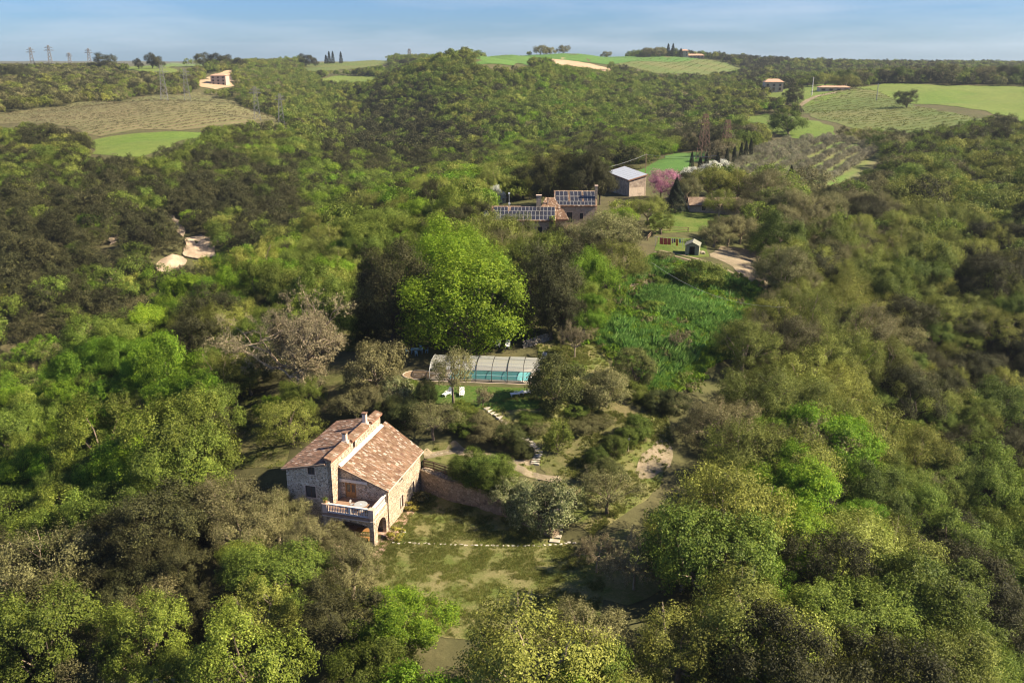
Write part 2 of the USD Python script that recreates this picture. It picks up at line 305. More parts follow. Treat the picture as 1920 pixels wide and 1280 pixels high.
ZZ = np.where(shapely.contains_xy(_hole.buffer(.25), _q[:, 0], _q[:, 1]).reshape(XX.shape), 3.9, ZZ)
def zg(x, y):
    """Height of the ground mesh, exactly as triangulated."""
    x, y = np.asarray(x, float), np.asarray(y, float)
    i = np.clip(np.searchsorted(GX, x) - 1, 0, len(GX) - 2); j = np.clip(np.searchsorted(GY, y) - 1, 0, len(GY) - 2)
    u = (x - GX[i]) / (GX[i + 1] - GX[i]); v = (y - GY[j]) / (GY[j + 1] - GY[j])
    a, b, c, d = ZZ[j, i], ZZ[j, i + 1], ZZ[j + 1, i + 1], ZZ[j + 1, i]
    return np.where(u >= v, a + (b - a) * u + (c - b) * v, a + (c - d) * u + (d - a) * v)
def hit(px, py, lift=0.0):
    """The first point of the ground that the line of sight through a place in the photograph meets."""
    d = ray(px, py); t = np.concatenate([np.arange(40, 400, .5), np.arange(400, 3600, 3)])
    p = d * t[:, None] + [0, 0, CAM_H]; below = p[:, 2] < zg(p[:, 0], p[:, 1]) + lift
    k = int(np.argmax(below)) if below.any() else len(t) - 1
    return np.array([p[k, 0], p[k, 1], zg(p[k, 0], p[k, 1])])
def plan(pts, lift=0.0): return sg.Polygon([hit(*p, lift)[:2] for p in pts]).buffer(0)

mat('ground', {
    'g': ('geometry', {}), 'n': ('noise_texture', {'scale': .35, 'detail': 6.0, 'roughness': .65}), 'n2': ('noise_texture', {'scale': .03, 'detail': 4.0}),
    'r': ('rgb_ramp', {'ramp': [(.25, (.035, .032, .016)), (.5, (.075, .068, .03)), (.75, (.13, .11, .05))]}),
    'r2': ('rgb_ramp', {'ramp': [(.35, (.06, .075, .022)), (.65, (.12, .10, .055))]}),
    'm': ('mix_color', {'fac': .45}), 'b': ('bump', {'strength': .8, 'distance': .25}), 'p': ('principled_bsdf', {'roughness': .95, 'specular_ior_level': .1})},
    [('g.position', 'n.vector'), ('g.position', 'n2.vector'), ('n.fac', 'r.fac'), ('n2.fac', 'r2.fac'), ('r.color', 'm.a'), ('r2.color', 'm.b'), ('m.result', 'p.base_color'), ('n.fac', 'b.height'), ('b.normal', 'p.normal')])
_nx, _ny = len(GX), len(GY)
_i, _j = np.meshgrid(np.arange(_nx - 1), np.arange(_ny - 1)); _a = (_j * _nx + _i).ravel()
_F = np.vstack([np.stack([_a, _a + 1, _a + 1 + _nx], 1), np.stack([_a, _a + 1 + _nx, _a + _nx], 1)])
struct('ground', (np.stack([XX, YY, ZZ], -1).reshape(-1, 3), _F), 'ground', smooth=True)

def drape_mesh(poly, step, lift, rng, wob=.3):
    V, F, n = [], [], 0
    for g in (poly.geoms if hasattr(poly, 'geoms') else [poly]):
        if g.area < step * step: continue
        ring = g.exterior.segmentize(step); pts = [np.array(ring.coords)[:-1]] + [np.array(h.segmentize(step).coords)[:-1] for h in g.interiors]
        b = np.vstack(pts)
        x0, y0, x1, y1 = g.bounds; xs, ys = np.meshgrid(np.arange(x0, x1, step), np.arange(y0, y1, step))
        p = np.stack([xs.ravel(), ys.ravel()], 1) + rng.uniform(-.3, .3, (xs.size, 2)) * step
        p = p[shapely.contains_xy(g.buffer(-.35 * step), p[:, 0], p[:, 1])]
        q = np.vstack([b, p]); t = Delaunay(q).simplices; c = q[t].mean(1)
        t = t[shapely.contains_xy(g, c[:, 0], c[:, 1])]
        e1, e2 = q[t[:, 1]] - q[t[:, 0]], q[t[:, 2]] - q[t[:, 0]]; flip = e1[:, 0] * e2[:, 1] - e1[:, 1] * e2[:, 0] < 0
        t[flip] = t[flip][:, ::-1]
        V.append(np.column_stack([q, zg(q[:, 0], q[:, 1]) + lift])); F.append(t + n); n += len(q)
    return np.vstack(V), np.vstack(F)
def wobble(poly, amp, step, seed):
    def ring(c):
        c = np.array(sg.LinearRing(c).segmentize(step).coords)[:-1]
        k = meshkit.noise(np.column_stack([c / (step * 3), 0 * c[:, 0]]), seed) - .5, meshkit.noise(np.column_stack([c / (step * 3), 0 * c[:, 0] + 9]), seed) - .5
        return c + 2 * amp * np.stack(k, 1)
    return sg.Polygon(ring(poly.exterior.coords)).buffer(0)
RNG = np.random.default_rng(11)
def sheet(name, poly, step, lift, mat, amp=0.0, label=None):
    if amp: poly = wobble(poly, amp, step, len(used))
    struct(name, drape_mesh(poly, step, lift, RNG), mat, smooth=True, label=label); return poly

# ---------------------------------------------------------------- trees
KINDS = '/World/plant_kinds'
stage.CreateClassPrim(KINDS)
def leaves(p, nrm, size, rng, shape=.62, fold=.18, spread=.8):
    n = len(p); nn = unit(nrm + spread * rng.normal(size=(n, 3)) * .7)
    t = unit(np.cross(nn, rng.normal(size=(n, 3)))); b = np.cross(nn, t)
    L = (size * rng.uniform(.65, 1.35, n))[:, None]; W = L * shape
    v = np.stack([p - t * L * .5, p + b * W * .5 + nn * fold * L, p + t * L * .5, p - b * W * .5 + nn * fold * L], 1).reshape(-1, 3)
    k = np.arange(n)[:, None] * 4
    return v, np.vstack([k + [0, 1, 2], k + [0, 2, 3]])
def lobes_of(rng, R, H, zc, nl, rl=(.26, .42), low=-.35):
    d = unit(rng.normal(size=(nl * 3, 3))); d = d[d[:, 2] > low][:nl]
    # even spacing: push neighbours apart
    for _ in range(6):
        df = d[:, None] - d[None]; q = (df ** 2).sum(-1) + np.eye(len(d)); d = unit(d + .04 * (df / q[..., None]).sum(1)); d[:, 2] = np.maximum(d[:, 2], low)
    u = rng.uniform(.52, .9, len(d))[:, None]
    return d * np.array([R, R, H / 2]) * u + [0, 0, zc], R * rng.uniform(*rl, len(d)), d
def crown_mesh(seed, R=4.5, H=7.0, base=1.6, nl=10, n=14000, leaf=.2, rl=(.36, .56), low=-.35, thin=0.0, spread=.5, fill=.05, clump=.105, nc=None, loose=1.0):
    """A crown of main boughs, each carrying many loose clumps of leaves: ragged edge, gaps, lit tops and dark hollows."""
    rng = np.random.default_rng(seed); zc = base + H / 2; ell = np.array([R, R, H / 2])
    c, r, _ = lobes_of(rng, R, H, zc, nl, rl, low); r = r * rng.uniform(.75, 1.15, len(r))
    sq = np.array([1, 1, max(.6, min(1.25, H / (2 * R)))])
    nc = int((nc or (60 + 14 * nl)) * 1.5); m = nc * 5
    k = rng.choice(len(c), m, p=r ** 2 / (r ** 2).sum()); out = unit((c[k] - [0, 0, zc - H * .2]) / ell)
    d = unit(rng.normal(size=(m, 3)) + .8 * out + [0, 0, .35])
    q = c[k] + d * (r[k] * np.where(rng.random(m) < .85, rng.uniform(.88, 1.14, m), rng.uniform(.5, .9, m)))[:, None] * sq
    dist = np.linalg.norm((q[:, None] - c[None]) / sq, axis=2) / r; dist[np.arange(m), k] = 9
    keep = (dist.min(1) > .82) | (rng.random(m) < fill)
    if thin: keep &= meshkit.noise(q / (R * .3), seed) > thin
    q, d = q[keep][:nc], d[keep][:nc]; nc = len(q)
    rc = R * clump * rng.uniform(.6, 1.5, nc)
    w = rc ** 2; k2 = rng.choice(nc, n, p=w / w.sum())
    g = rng.normal(size=(n, 3)); g /= np.maximum(1, np.linalg.norm(g, axis=1, keepdims=True) / 1.6)
    along = (g * d[k2]).sum(1, keepdims=True) * d[k2]
    p = q[k2] + (g + along * .7 * loose) * rc[k2][:, None] * .62
    p[:, 2] = np.maximum(p[:, 2], base * .15 + .02)
    return leaves(p, unit(unit(g) * .55 + d[k2] + .5 * unit((p - [0, 0, zc - H * .15]) / ell) + [0, 0, .2]), np.full(n, leaf), rng, spread=spread), c, r
def limb(mb, a, b, r0, r1, rng, sides=5, bend=.12, n=4):
    a, b = np.asarray(a, float), np.asarray(b, float); t = np.linspace(0, 1, n)[:, None]; L = np.linalg.norm(b - a)
    p = a + (b - a) * t + rng.normal(size=(n, 3)) * bend * L * np.sin(np.pi * t) * .5; p[0], p[-1] = a, b
    mb.tube(p, np.linspace(r0, r1, n), sides); return p
def trunk_mesh(seed, c, base, R, sides=7, lean=.0, nlimb=9):
    rng = np.random.default_rng(seed + 77); mb = MB(); fork = np.array([lean, 0, base + .25 * R])
    r0 = R * .075; t = np.linspace(0, 1, 5)[:, None]
    mb.tube(np.array([[0, 0, -1.2]]) * (1 - t) + fork * t + rng.normal(size=(5, 3)) * .03 * R * np.sin(np.pi * t), np.linspace(r0 * 1.35, r0 * .75, 5), sides)
    for q in c[rng.permutation(len(c))[:nlimb]]: limb(mb, fork - [0, 0, rng.uniform(0, .1 * R)], q, r0 * .5, r0 * .1, rng, 4)
    return mb
def bare_meshes(seed, R=4.5, H=7.5, base=1.6, depth=5, bud=8000, leaf=.13, first=7, r0=.16):
    """A tree coming into bud: forking limbs down to fine twigs, and sparse buds along them."""
    rng = np.random.default_rng(seed); mb, tips = MB(), []
    mb.tube([[0, 0, -1.2], [.05, 0, base * .5], [0, 0, base]], [r0 * 1.4, r0, r0 * .85], 7)
    def grow(p, d, L, r, k):
        q = p + d * L; mid = (p + q) / 2 + rng.normal(size=3) * L * .08
        mb.tube([p, mid, q], [r, r * .82, r * .62], 5 if k < 2 else 3, cap=False)
        if k >= 2: tips.append((p, q))
        if k == depth: return
        for i in range(first if k == 0 else rng.integers(2, 4)):
            e = unit(d * (.9 if k else .25) + rng.normal(size=3) * np.array([.8, .8, .45]) + [0, 0, .12])
            if k == 0:
                g = 2 * np.pi * (i + rng.uniform(-.3, .3)) / first; e = unit(np.array([math.cos(g), math.sin(g), rng.uniform(.25, 1.0)]))
            grow(q - d * L * rng.uniform(0, .25), e, L * rng.uniform(.62, .86), r * .58, k + 1)
    grow(np.array([0, 0, base * .6]), np.array([0, 0, 1.0]), base * .5, r0, 0) if False else None
    p0 = np.array([0, 0, base])
    for i in range(first):
        g = 2 * np.pi * (i + rng.uniform(-.3, .3)) / first; e = unit(np.array([math.cos(g), math.sin(g), rng.uniform(.15, 1.1)]))
        grow(p0 - [0, 0, rng.uniform(0, .3)], e, R * .36 * (1 if e[2] < .6 else H / (2 * R)), r0 * .55, 1)
    a = np.array([t[0] for t in tips]); b = np.array([t[1] for t in tips]); k = rng.integers(0, len(a), bud); u = rng.random((bud, 1))
    p = a[k] * (1 - u) + b[k] * u + rng.normal(size=(bud, 3)) * leaf * .9
    return leaves(p, unit(p - [0, 0, base]), np.full(bud, leaf), rng, spread=1.2), mb
def kind(name, crown, trunk, leaf_mat, bark='bark', extra=()):
    x = UsdGeom.Xform.Define(stage, f'{KINDS}/{name}')
    if trunk is not None: obj('trunk', trunk, bark, x)
    obj('crown', crown, leaf_mat, x)
    for nm, mesh, mt in extra: obj(nm, mesh, mt, x)
    return str(x.GetPath())
KIND, SIZE = {}, {}
def tree_kind(key, leaf_mat, seeds, bark='bark', **kw):
    KIND[key] = []
    for s in seeds:
        cm, c, r = crown_mesh(s, **kw); tm = trunk_mesh(s, c, kw.get('base', 1.6), kw.get('R', 4.5), nlimb=len(c))
        if kw.get('thin'):
            rg = np.random.default_rng(s + 5); zc = kw.get('base', 1.6) + kw.get('H', 7) / 2
            for q, rq in zip(c, r):
                for _ in range(3): d = unit(unit(q - [0, 0, zc * .6]) + rg.normal(size=3) * .45); limb(tm, q - d * rq * .2, q + d * rq * rg.uniform(.85, 1.2), kw.get('R', 4.5) * .012, kw.get('R', 4.5) * .004, rg, 3)
        KIND[key].append(kind(f'{key}_{s}', cm, tm, leaf_mat, bark))
    SIZE[key] = (kw.get('R', 4.5), kw.get('base', 1.6) + kw.get('H', 7.0))
tree_kind('bright', 'leaf_bright', (1, 2, 3), n=23000, leaf=.21, nl=9, H=7.6)
tree_kind('mid', 'leaf_mid', (11, 12, 13), n=23000, leaf=.2, nl=10, H=7.8)
tree_kind('yellow', 'leaf_yellow', (21, 22, 23), bark='bark_pale', n=20000, leaf=.185, nl=11, thin=.2, loose=1.2)
tree_kind('dark', 'leaf_dark', (31, 32, 33), bark='bark_dark', n=22000, leaf=.19, nl=10, H=7.6)
tree_kind('grey', 'leaf_grey', (41, 42, 43), bark='bark_pale', n=19000, leaf=.185, nl=11, thin=.2, H=6.6, loose=1.2)
tree_kind('great', 'leaf_vivid', (51, 52), R=6.5, H=12.4, base=.3, n=36000, leaf=.25, nl=24, low=-.9, clump=.1, rl=(.28, .42), nc=520)
tree_kind('greatdark', 'leaf_dark', (61, 62), bark='bark_dark', R=5.0, H=13, base=1.0, n=30000, leaf=.22, nl=22, low=-.8, clump=.11, rl=(.3, .45), nc=520)
tree_kind('bush', 'leaf_mid', (71, 72), R=2.0, H=2.9, base=.1, n=10000, leaf=.14, nl=10, low=-.7, rl=(.42, .56), nc=200, loose=.7)
tree_kind('bushgrey', 'leaf_grey', (81, 82), R=2.0, H=2.6, base=.15, n=10000, leaf=.13, nl=10, low=-.7, rl=(.42, .56), nc=220, loose=.8)
tree_kind('bushdark', 'leaf_bush', (91, 92), R=2.0, H=3.4, base=.05, n=15000, leaf=.13, nl=10, low=-.8, rl=(.5, .62), nc=320, clump=.12, loose=.6)
tree_kind('hedge', 'leaf_hedge', (101, 102), R=1.6, H=3.0, base=.0, n=14000, leaf=.11, nl=9, low=-.8, rl=(.55, .66), nc=320, clump=.13, loose=.5)
tree_kind('ball', 'leaf_hedge', (105, 106), R=1.5, H=2.9, base=.0, n=15000, leaf=.1, nl=16, low=-.95, rl=(.42, .5), nc=420, clump=.11, loose=.3)
tree_kind('variegated', 'leaf_variegated', (111, 112), R=2.2, H=3.4, base=.0, n=8000, leaf=.17, nl=12, low=-.7, loose=1.5, nc=220)
tree_kind('blossom', 'leaf_pink', (121,), R=3.4, H=5.8, base=1.0, n=9000, leaf=.2, nl=12, low=-.5, loose=1.3)
tree_kind('whiteblossom', 'leaf_white', (131,), R=2.2, H=3.2, base=.3, n=3500, leaf=.2, nl=9, low=-.6, thin=.25)
tree_kind('gold', 'leaf_gold', (141,), R=.8, H=1.0, base=0, n=1600, leaf=.12, nl=7, low=-.5, nc=60)
tree_kind('olive', 'leaf_grey', (151, 152), R=2.2, H=3.2, base=1.2, n=6500, leaf=.13, nl=11, thin=.25, loose=1.5)
KIND['bare'] = []
for s in (161, 162, 163):
    cm, mb = bare_meshes(s); KIND['bare'].append(kind(f'bare_{s}', cm, mb, 'leaf_bud', 'bark_pale'))
_e = np.vstack([cm[0], mb.mesh().vertices]); SIZE['bare'] = (float(np.percentile(np.hypot(_e[:, 0], _e[:, 1]), 97)), float(np.percentile(_e[:, 2], 99)))
_cm, _mb = bare_meshes(171, R=8.2, H=9, base=2.2, depth=7, bud=26000, leaf=.13, first=10, r0=.32)
KIND['greatbare'] = [kind('greatbare_171', _cm, _mb, 'leaf_bud', 'bark_pale')]; _e = np.vstack([_cm[0], _mb.mesh().vertices]); SIZE['greatbare'] = (float(np.percentile(np.hypot(_e[:, 0], _e[:, 1]), 97)), float(np.percentile(_e[:, 2], 99)))
_cm, _mb = bare_meshes(172, R=2.0, H=3.0, base=.5, depth=4, bud=1500, leaf=.12, first=7, r0=.07)
KIND['barebush'] = [kind('barebush_172', _cm, _mb, 'leaf_bud', 'bark')]; _e = np.vstack([_cm[0], _mb.mesh().vertices]); SIZE['barebush'] = (float(np.percentile(np.hypot(_e[:, 0], _e[:, 1]), 97)), float(np.percentile(_e[:, 2], 99)))
def spire(seed, R, H, n, leaf, power=.8, base=.3):
    rng = np.random.default_rng(seed); h = rng.random(n) ** .85; g = rng.uniform(0, 2 * np.pi, n)
    lob = 1 + .16 * np.sin(g * 5 + h * 23 + seed) + .1 * rng.normal(size=n); rr = R * (1 - h) ** power * lob * np.minimum(1, (h + .03) * 12)
    p = np.stack([rr * np.cos(g), rr * np.sin(g), base + h * H], 1)
    return leaves(p, unit(np.stack([np.cos(g), np.sin(g), .5 + 0 * g], 1)), np.full(n, leaf), rng)
_t = MB().tube([[0, 0, -.8], [0, 0, .6], [0, 0, 3]], [.14, .12, .08], 6)
KIND['cypress'] = [kind('cypress_1', spire(5, .75, 7.5, 4200, .17, .55), _t, 'leaf_cypress', 'bark_dark')]; SIZE['cypress'] = (.75, 7.8)
_t2 = MB().tube([[0, 0, -.8], [0, 0, .8], [0, 0, 8]], [.2, .18, .06], 6)
KIND['conifer'] = [kind('conifer_1', spire(6, 2.4, 9.5, 9000, .24, .9), _t2, 'leaf_cypress', 'bark_dark')]; SIZE['conifer'] = (2.4, 9.8)

# lighter versions of the same kinds for the woods farther away: crown and trunk in one
def far_kind(leaf_mat, seed, n, leaf, R=4.5, H=7.0, base=1.2, nl=10, **kw):
    cm, c, r = crown_mesh(seed, R=R, H=H, base=base, nl=nl, n=n, leaf=leaf, fill=.03, low=-.5, **kw)
    return cm
FAR = {}
for key, lm, s in (('bright', 'leaf_bright', 201), ('mid', 'leaf_mid', 211), ('yellow', 'leaf_yellow', 221), ('dark', 'leaf_dark', 231), ('grey', 'leaf_grey', 241), ('bare', 'leaf_bud', 251), ('cypress', 'leaf_cypress', 261)):
    if key == 'cypress': FAR[key] = ([(spire(7, 1.1, 9, 500, .7, .6), lm)], [(spire(8, 1.1, 9, 160, 1.2, .6), lm)]); continue
    kw = dict(thin=.3) if key in ('yellow', 'bare') else {}
    FAR[key] = ([(far_kind(lm, s + i, 2600, .42, **kw), lm) for i in range(2)], [(far_kind(lm, s + 5 + i, 700, .8, nl=8), lm) for i in range(2)])

# which kind grows where: places in the photograph with the mix seen there
ANCH = [
 (100, 750, 'bright3 mid2'), (250, 700, 'bright4 mid2'), (330, 600, 'bright3 yellow1'), (420, 500, 'bright2 yellow2 mid1'), (100, 950, 'mid4 bright1'), (300, 900, 'mid3 bright1'), (60, 1150, 'mid3 grey2 dark1'), (200, 1200, 'mid2 grey3 bare1'), (330, 1080, 'dark2 grey1'),
 (450, 960, 'grey3 dark2'), (430, 1180, 'grey3 yellow1'), (560, 1060, 'mid3 grey1'), (520, 1150, 'mid2 yellow1'), (660, 1150, 'dark2 grey1'), (640, 1030, 'grey3 dark1'), (760, 1180, 'bright3'), (860, 1240, 'grey2 mid2'), (600, 1250, 'mid2 bright1 grey2'),
 (980, 1240, 'grey3 yellow2'), (1130, 1180, 'yellow2 grey2'), (1250, 1200, 'yellow4 grey1'), (1100, 1050, 'bare3'), (1200, 1030, 'bare3 yellow1'), (1250, 950, 'yellow2 bare2'), (1330, 870, 'grey2 yellow2'), (1450, 930, 'bright3 mid1'), (1400, 1150, 'yellow3 mid2 dark1'), (1550, 1150, 'yellow3 mid2 dark1'),
 (1600, 950, 'yellow4 mid1 bright1'), (1700, 1150, 'mid2 dark2 yellow1'), (1850, 1200, 'dark3 mid1'), (1750, 880, 'mid2 yellow2 grey1'), (1500, 760, 'yellow3 mid2'), (1350, 760, 'grey3 yellow1'), (1520, 680, 'yellow3 mid1'), (1680, 700, 'yellow3 mid2 grey1'), (1530, 560, 'yellow3 grey1'), (1650, 500, 'yellow3 grey1 mid1'),
 (1850, 850, 'dark5'), (1880, 700, 'dark5 mid1'), (1780, 560, 'dark2 yellow2 mid1'), (1850, 450, 'yellow2 mid2 dark1'), (1750, 400, 'yellow3 mid1'), (1880, 300, 'mid2 yellow2 dark1'), (1650, 330, 'mid2 grey1 dark1'), (1800, 230, 'dark2 mid2'),
 (600, 480, 'yellow2 mid2 bright1'), (680, 420, 'mid3 yellow1'), (780, 380, 'mid3 yellow1 bright1'), (860, 340, 'mid2 bright2 yellow1'), (960, 310, 'yellow2 bright1 mid2'), (1040, 320, 'yellow2 mid1'), (1100, 300, 'dark3 mid1'), (1220, 270, 'mid3 bright1'), (720, 360, 'bright2 mid2'), (1150, 460, 'dark2 grey1 yellow1'), (1400, 430, 'grey2 mid1 dark1'), (1450, 400, 'grey2 mid2'),
 (60, 480, 'dark7 grey1'), (250, 430, 'dark7 mid1'), (400, 350, 'dark6 mid1'), (150, 380, 'dark6 mid1'), (320, 480, 'dark6 mid1'), (500, 400, 'dark5 mid1'), (330, 290, 'dark2 mid3'), (480, 320, 'dark3 mid2'), (100, 300, 'dark2 mid3 yellow1'), (550, 260, 'mid3 yellow1 dark1'), (60, 570, 'dark3 mid2'), (200, 580, 'dark3 mid2 grey1'), (640, 330, 'dark2 mid3 bright1'),
 (100, 170, 'dark2 grey2 yellow1'), (250, 160, 'dark2 grey2 yellow1 mid1'), (500, 150, 'mid2 yellow2 grey1'), (600, 190, 'mid3 yellow2'), (700, 260, 'dark7 mid1'), (740, 300, 'dark6 mid1'), (800, 250, 'dark6 mid1'), (740, 220, 'dark6 mid1'), (860, 260, 'dark4 mid1'), (780, 190, 'dark2 mid3'), (850, 130, 'mid3 yellow1'), (900, 200, 'mid3 dark1 yellow1'), (1000, 180, 'mid3 yellow1 bright1'), (950, 250, 'dark2 mid3 bright1'), (1100, 210, 'mid3 bright1 yellow1'), (1250, 200, 'mid2 grey1 dark2'), (1200, 180, 'mid3 yellow1'), (1350, 180, 'mid2 yellow2 dark1'), (1300, 260, 'dark3 bare1'), (1500, 130, 'dark2 mid2 yellow1'), (1700, 130, 'mid2 dark2 grey1'), (1450, 115, 'dark5'),
]
_ak = np.array([a[:2] for a in ANCH], float); MIXK = ('bright', 'mid', 'yellow', 'dark', 'grey', 'bare')
_aw = np.zeros((len(ANCH), 6))
for _n, _r in enumerate(ANCH):
    for _t_ in _r[2].split(): _aw[_n, MIXK.index(_t_[:-1])] += int(_t_[-1])
_aw /= _aw.sum(1, keepdims=True)
def mix_at(pp):
    """Odds of the six kinds at places of the photograph (n x 2)."""
    d2 = ((pp[:, None, 0] - _ak[None, :, 0]) ** 2 + (1.6 * (pp[:, None, 1] - _ak[None, :, 1])) ** 2)
    w = 1 / (d2 + 900) ** 1.6
    o = (w[..., None] * _aw[None]).sum(1); return o / o.sum(1, keepdims=True)

# ---------------------------------------------------------------- fields and clearings
KEEP_VISIBLE = [
 [(525, 872), (640, 775), (720, 772), (800, 840), (790, 900), (760, 960), (735, 1060), (690, 1045), (610, 985), (530, 985)],
 [(700, 1080), (745, 960), (800, 900), (1010, 990), (1080, 1020), (1110, 1090), (1040, 1170), (900, 1170), (780, 1110)],
 [(790, 880), (770, 830), (680, 760), (690, 690), (770, 640), (1000, 620), (1130, 640), (1130, 560), (1200, 480), (1230, 430), (1330, 450), (1425, 530), (1385, 590), (1345, 650), (1325, 700), (1300, 760), (1250, 830), (1240, 880), (1180, 900), (1100, 960), (1000, 960)],
 [(1180, 905), (1205, 850), (1235, 812), (1300, 815), (1285, 850), (1262, 890), (1220, 912)], [(1090, 1010), (1190, 1005), (1225, 1060), (1220, 1115), (1100, 1115)],
 [(420, 870), (440, 760), (520, 760), (540, 800), (530, 880)], [(600, 760), (590, 690), (660, 690), (650, 760)], [(650, 640), (665, 520), (695, 520), (690, 640)],
 [(915, 420), (940, 378), (1060, 360), (1140, 355), (1140, 400), (1060, 430), (1000, 445)], [(1138, 370), (1138, 310), (1215, 310), (1262, 330), (1262, 370)],
 [(1215, 318), (1240, 290), (1330, 272), (1345, 300), (1290, 330)], [(1180, 440), (1240, 395), (1390, 370), (1395, 400), (1240, 420)],
]
FIELD = {
 'left_green': [(165, 292), (180, 262), (260, 250), (385, 250), (330, 275), (250, 300)],
 'left_brown': [(-40, 235), (0, 215), (120, 200), (250, 186), (370, 174), (440, 190), (555, 235), (470, 228), (390, 240), (340, 246), (250, 245), (180, 258), (90, 232)],
 'left_pale': [(370, 165), (400, 140), (440, 132), (440, 160), (400, 170)],
 'left_top': [(200, 135), (320, 118), (400, 120), (330, 138)],
 'left_far': [(560, 135), (600, 112), (730, 110), (730, 124), (640, 134)],
 'left_far_low': [(585, 152), (640, 142), (720, 145), (690, 155)],
 'hill_green': [(885, 112), (930, 103), (975, 103), (1000, 125), (960, 128), (900, 122)],
 'hill_top': [(880, 104), (1000, 98), (1200, 108), (1330, 112), (1240, 116), (1130, 120), (1020, 110), (950, 106)],
 'hill_tan': [(1030, 112), (1060, 108), (1145, 130), (1140, 136), (1095, 128), (1040, 122)],
 'hill_right': [(1160, 122), (1200, 110), (1330, 112), (1400, 130), (1330, 140), (1230, 140)],
 'plain_upper': [(1600, 165), (1660, 158), (1960, 165), (1960, 245), (1900, 222), (1800, 200), (1700, 195)],
 'plain_orchard': [(1500, 205), (1560, 170), (1640, 168), (1720, 200), (1850, 225), (1700, 250), (1600, 240), (1530, 225)],
 'plain_left': [(1430, 180), (1500, 162), (1580, 158), (1600, 172), (1520, 200), (1470, 190)],
 'plain_low': [(1390, 222), (1440, 214), (1490, 218), (1570, 245), (1575, 262), (1500, 262), (1440, 245)],
 'barn_field': [(1195, 325), (1225, 305), (1265, 288), (1340, 284), (1330, 300), (1280, 318), (1250, 335)],
 'orchard': [(1340, 320), (1380, 290), (1460, 268), (1560, 262), (1660, 285), (1620, 330), (1560, 350), (1400, 348)],
}
FIELD_PX = {k: v for k, v in FIELD.items()}
FIELD = {k: plan(v) for k, v in FIELD.items()}
def ground_mat(name, cols, scale=.5, big=.05, bump=.1, stripe=None, mixf=.45):
    """cols: small-scale ramp of three, then large-scale pair"""
    n = {'g': ('geometry', {}), 'n': ('noise_texture', {'scale': scale, 'detail': 7.0, 'roughness': .7}), 'n2': ('noise_texture', {'scale': big, 'detail': 4.0, 'roughness': .6}),
         'r': ('rgb_ramp', {'ramp': [(.3, cols[0]), (.5, cols[1]), (.7, cols[2])]}), 'r2': ('rgb_ramp', {'ramp': [(.38, cols[3]), (.62, cols[4])]}),
         'm': ('mix_color', {'fac': mixf}), 'b': ('bump', {'strength': .7, 'distance': bump}), 'p': ('principled_bsdf', {'roughness': .95, 'specular_ior_level': .1})}
    l = [('g.position', 'n.vector'), ('g.position', 'n2.vector'), ('n.fac', 'r.fac'), ('n2.fac', 'r2.fac'), ('r.color', 'm.a'), ('r2.color', 'm.b'), ('n.fac', 'b.height'), ('b.normal', 'p.normal')]
    if stripe:
        ang, sc, col, f = stripe
        n |= {'mp': ('mapping', {'rotation': (0, 0, ang)}), 'w': ('wave_texture', {'scale': sc, 'distortion': 1.5, 'detail': 3.0, 'detail_scale': .6}), 'm2': ('mix_color', {'b': col}), 'wf': ('math', {'math_type': 'multiply', 'value2': f})}
        l += [('g.position', 'mp.vector'), ('mp.vector', 'w.vector'), ('w.fac', 'wf.value1'), ('wf.value', 'm2.fac'), ('m.result', 'm2.a'), ('m2.result', 'p.base_color')]
    else: l.append(('m.result', 'p.base_color'))
    return mat(name, n, l)
ground_mat('lawn_dry', [(.06, .075, .015), (.11, .125, .03), (.20, .175, .075), (.07, .10, .018), (.26, .20, .11)], 5.0, .32, .2, mixf=.45)
ground_mat('lawn_green', [(.04, .06, .012), (.075, .115, .02), (.12, .15, .035), (.05, .085, .014), (.13, .13, .04)], 2.0, .25, .1)
ground_mat('meadow_floor', [(.03, .07, .012), (.06, .13, .02), (.10, .18, .03), (.05, .11, .02), (.09, .15, .03)], .8, .08, .2)
ground_mat('path_earth', [(.14, .105, .065), (.23, .18, .12), (.32, .26, .19), (.13, .115, .06), (.28, .22, .15)], 2.5, .4, .08)
ground_mat('bank_scrub', [(.05, .05, .018), (.10, .10, .035), (.17, .14, .07), (.08, .09, .025), (.16, .12, .065)], 1.6, .3, .2)
ground_mat('field_green', [(.07, .10, .02), (.11, .15, .028), (.15, .18, .04), (.08, .14, .022), (.14, .16, .045)], .25, .02, .2)
ground_mat('field_bright', [(.05, .10, .025), (.07, .14, .03), (.09, .17, .04), (.06, .13, .03), (.10, .16, .04)], .15, .012, .2)
ground_mat('field_brown', [(.10, .085, .045), (.14, .115, .06), (.20, .155, .09), (.09, .10, .04), (.19, .14, .08)], .2, .012, .3, stripe=(.5, .05, (.10, .13, .04), .5))
ground_mat('field_vines', [(.08, .10, .03), (.11, .13, .04), (.16, .15, .06), (.08, .13, .03), (.16, .135, .06)], .2, .02, .3, stripe=(1.0, .04, (.08, .10, .03), .5))
ground_mat('field_tan', [(.30, .21, .13), (.38, .27, .17), (.45, .33, .22), (.32, .23, .14), (.42, .30, .19)], .1, .01, .2)
ground_mat('orchard_floor', [(.07, .10, .03), (.11, .15, .035), (.17, .18, .06), (.08, .17, .025), (.17, .15, .07)], .4, .03, .2, stripe=(.55, .045, (.16, .13, .08), .55))
ground_mat('cliff_earth', [(.28, .20, .13), (.42, .32, .22), (.55, .44, .32), (.25, .18, .12), (.48, .37, .26)], .35, .06, .9)
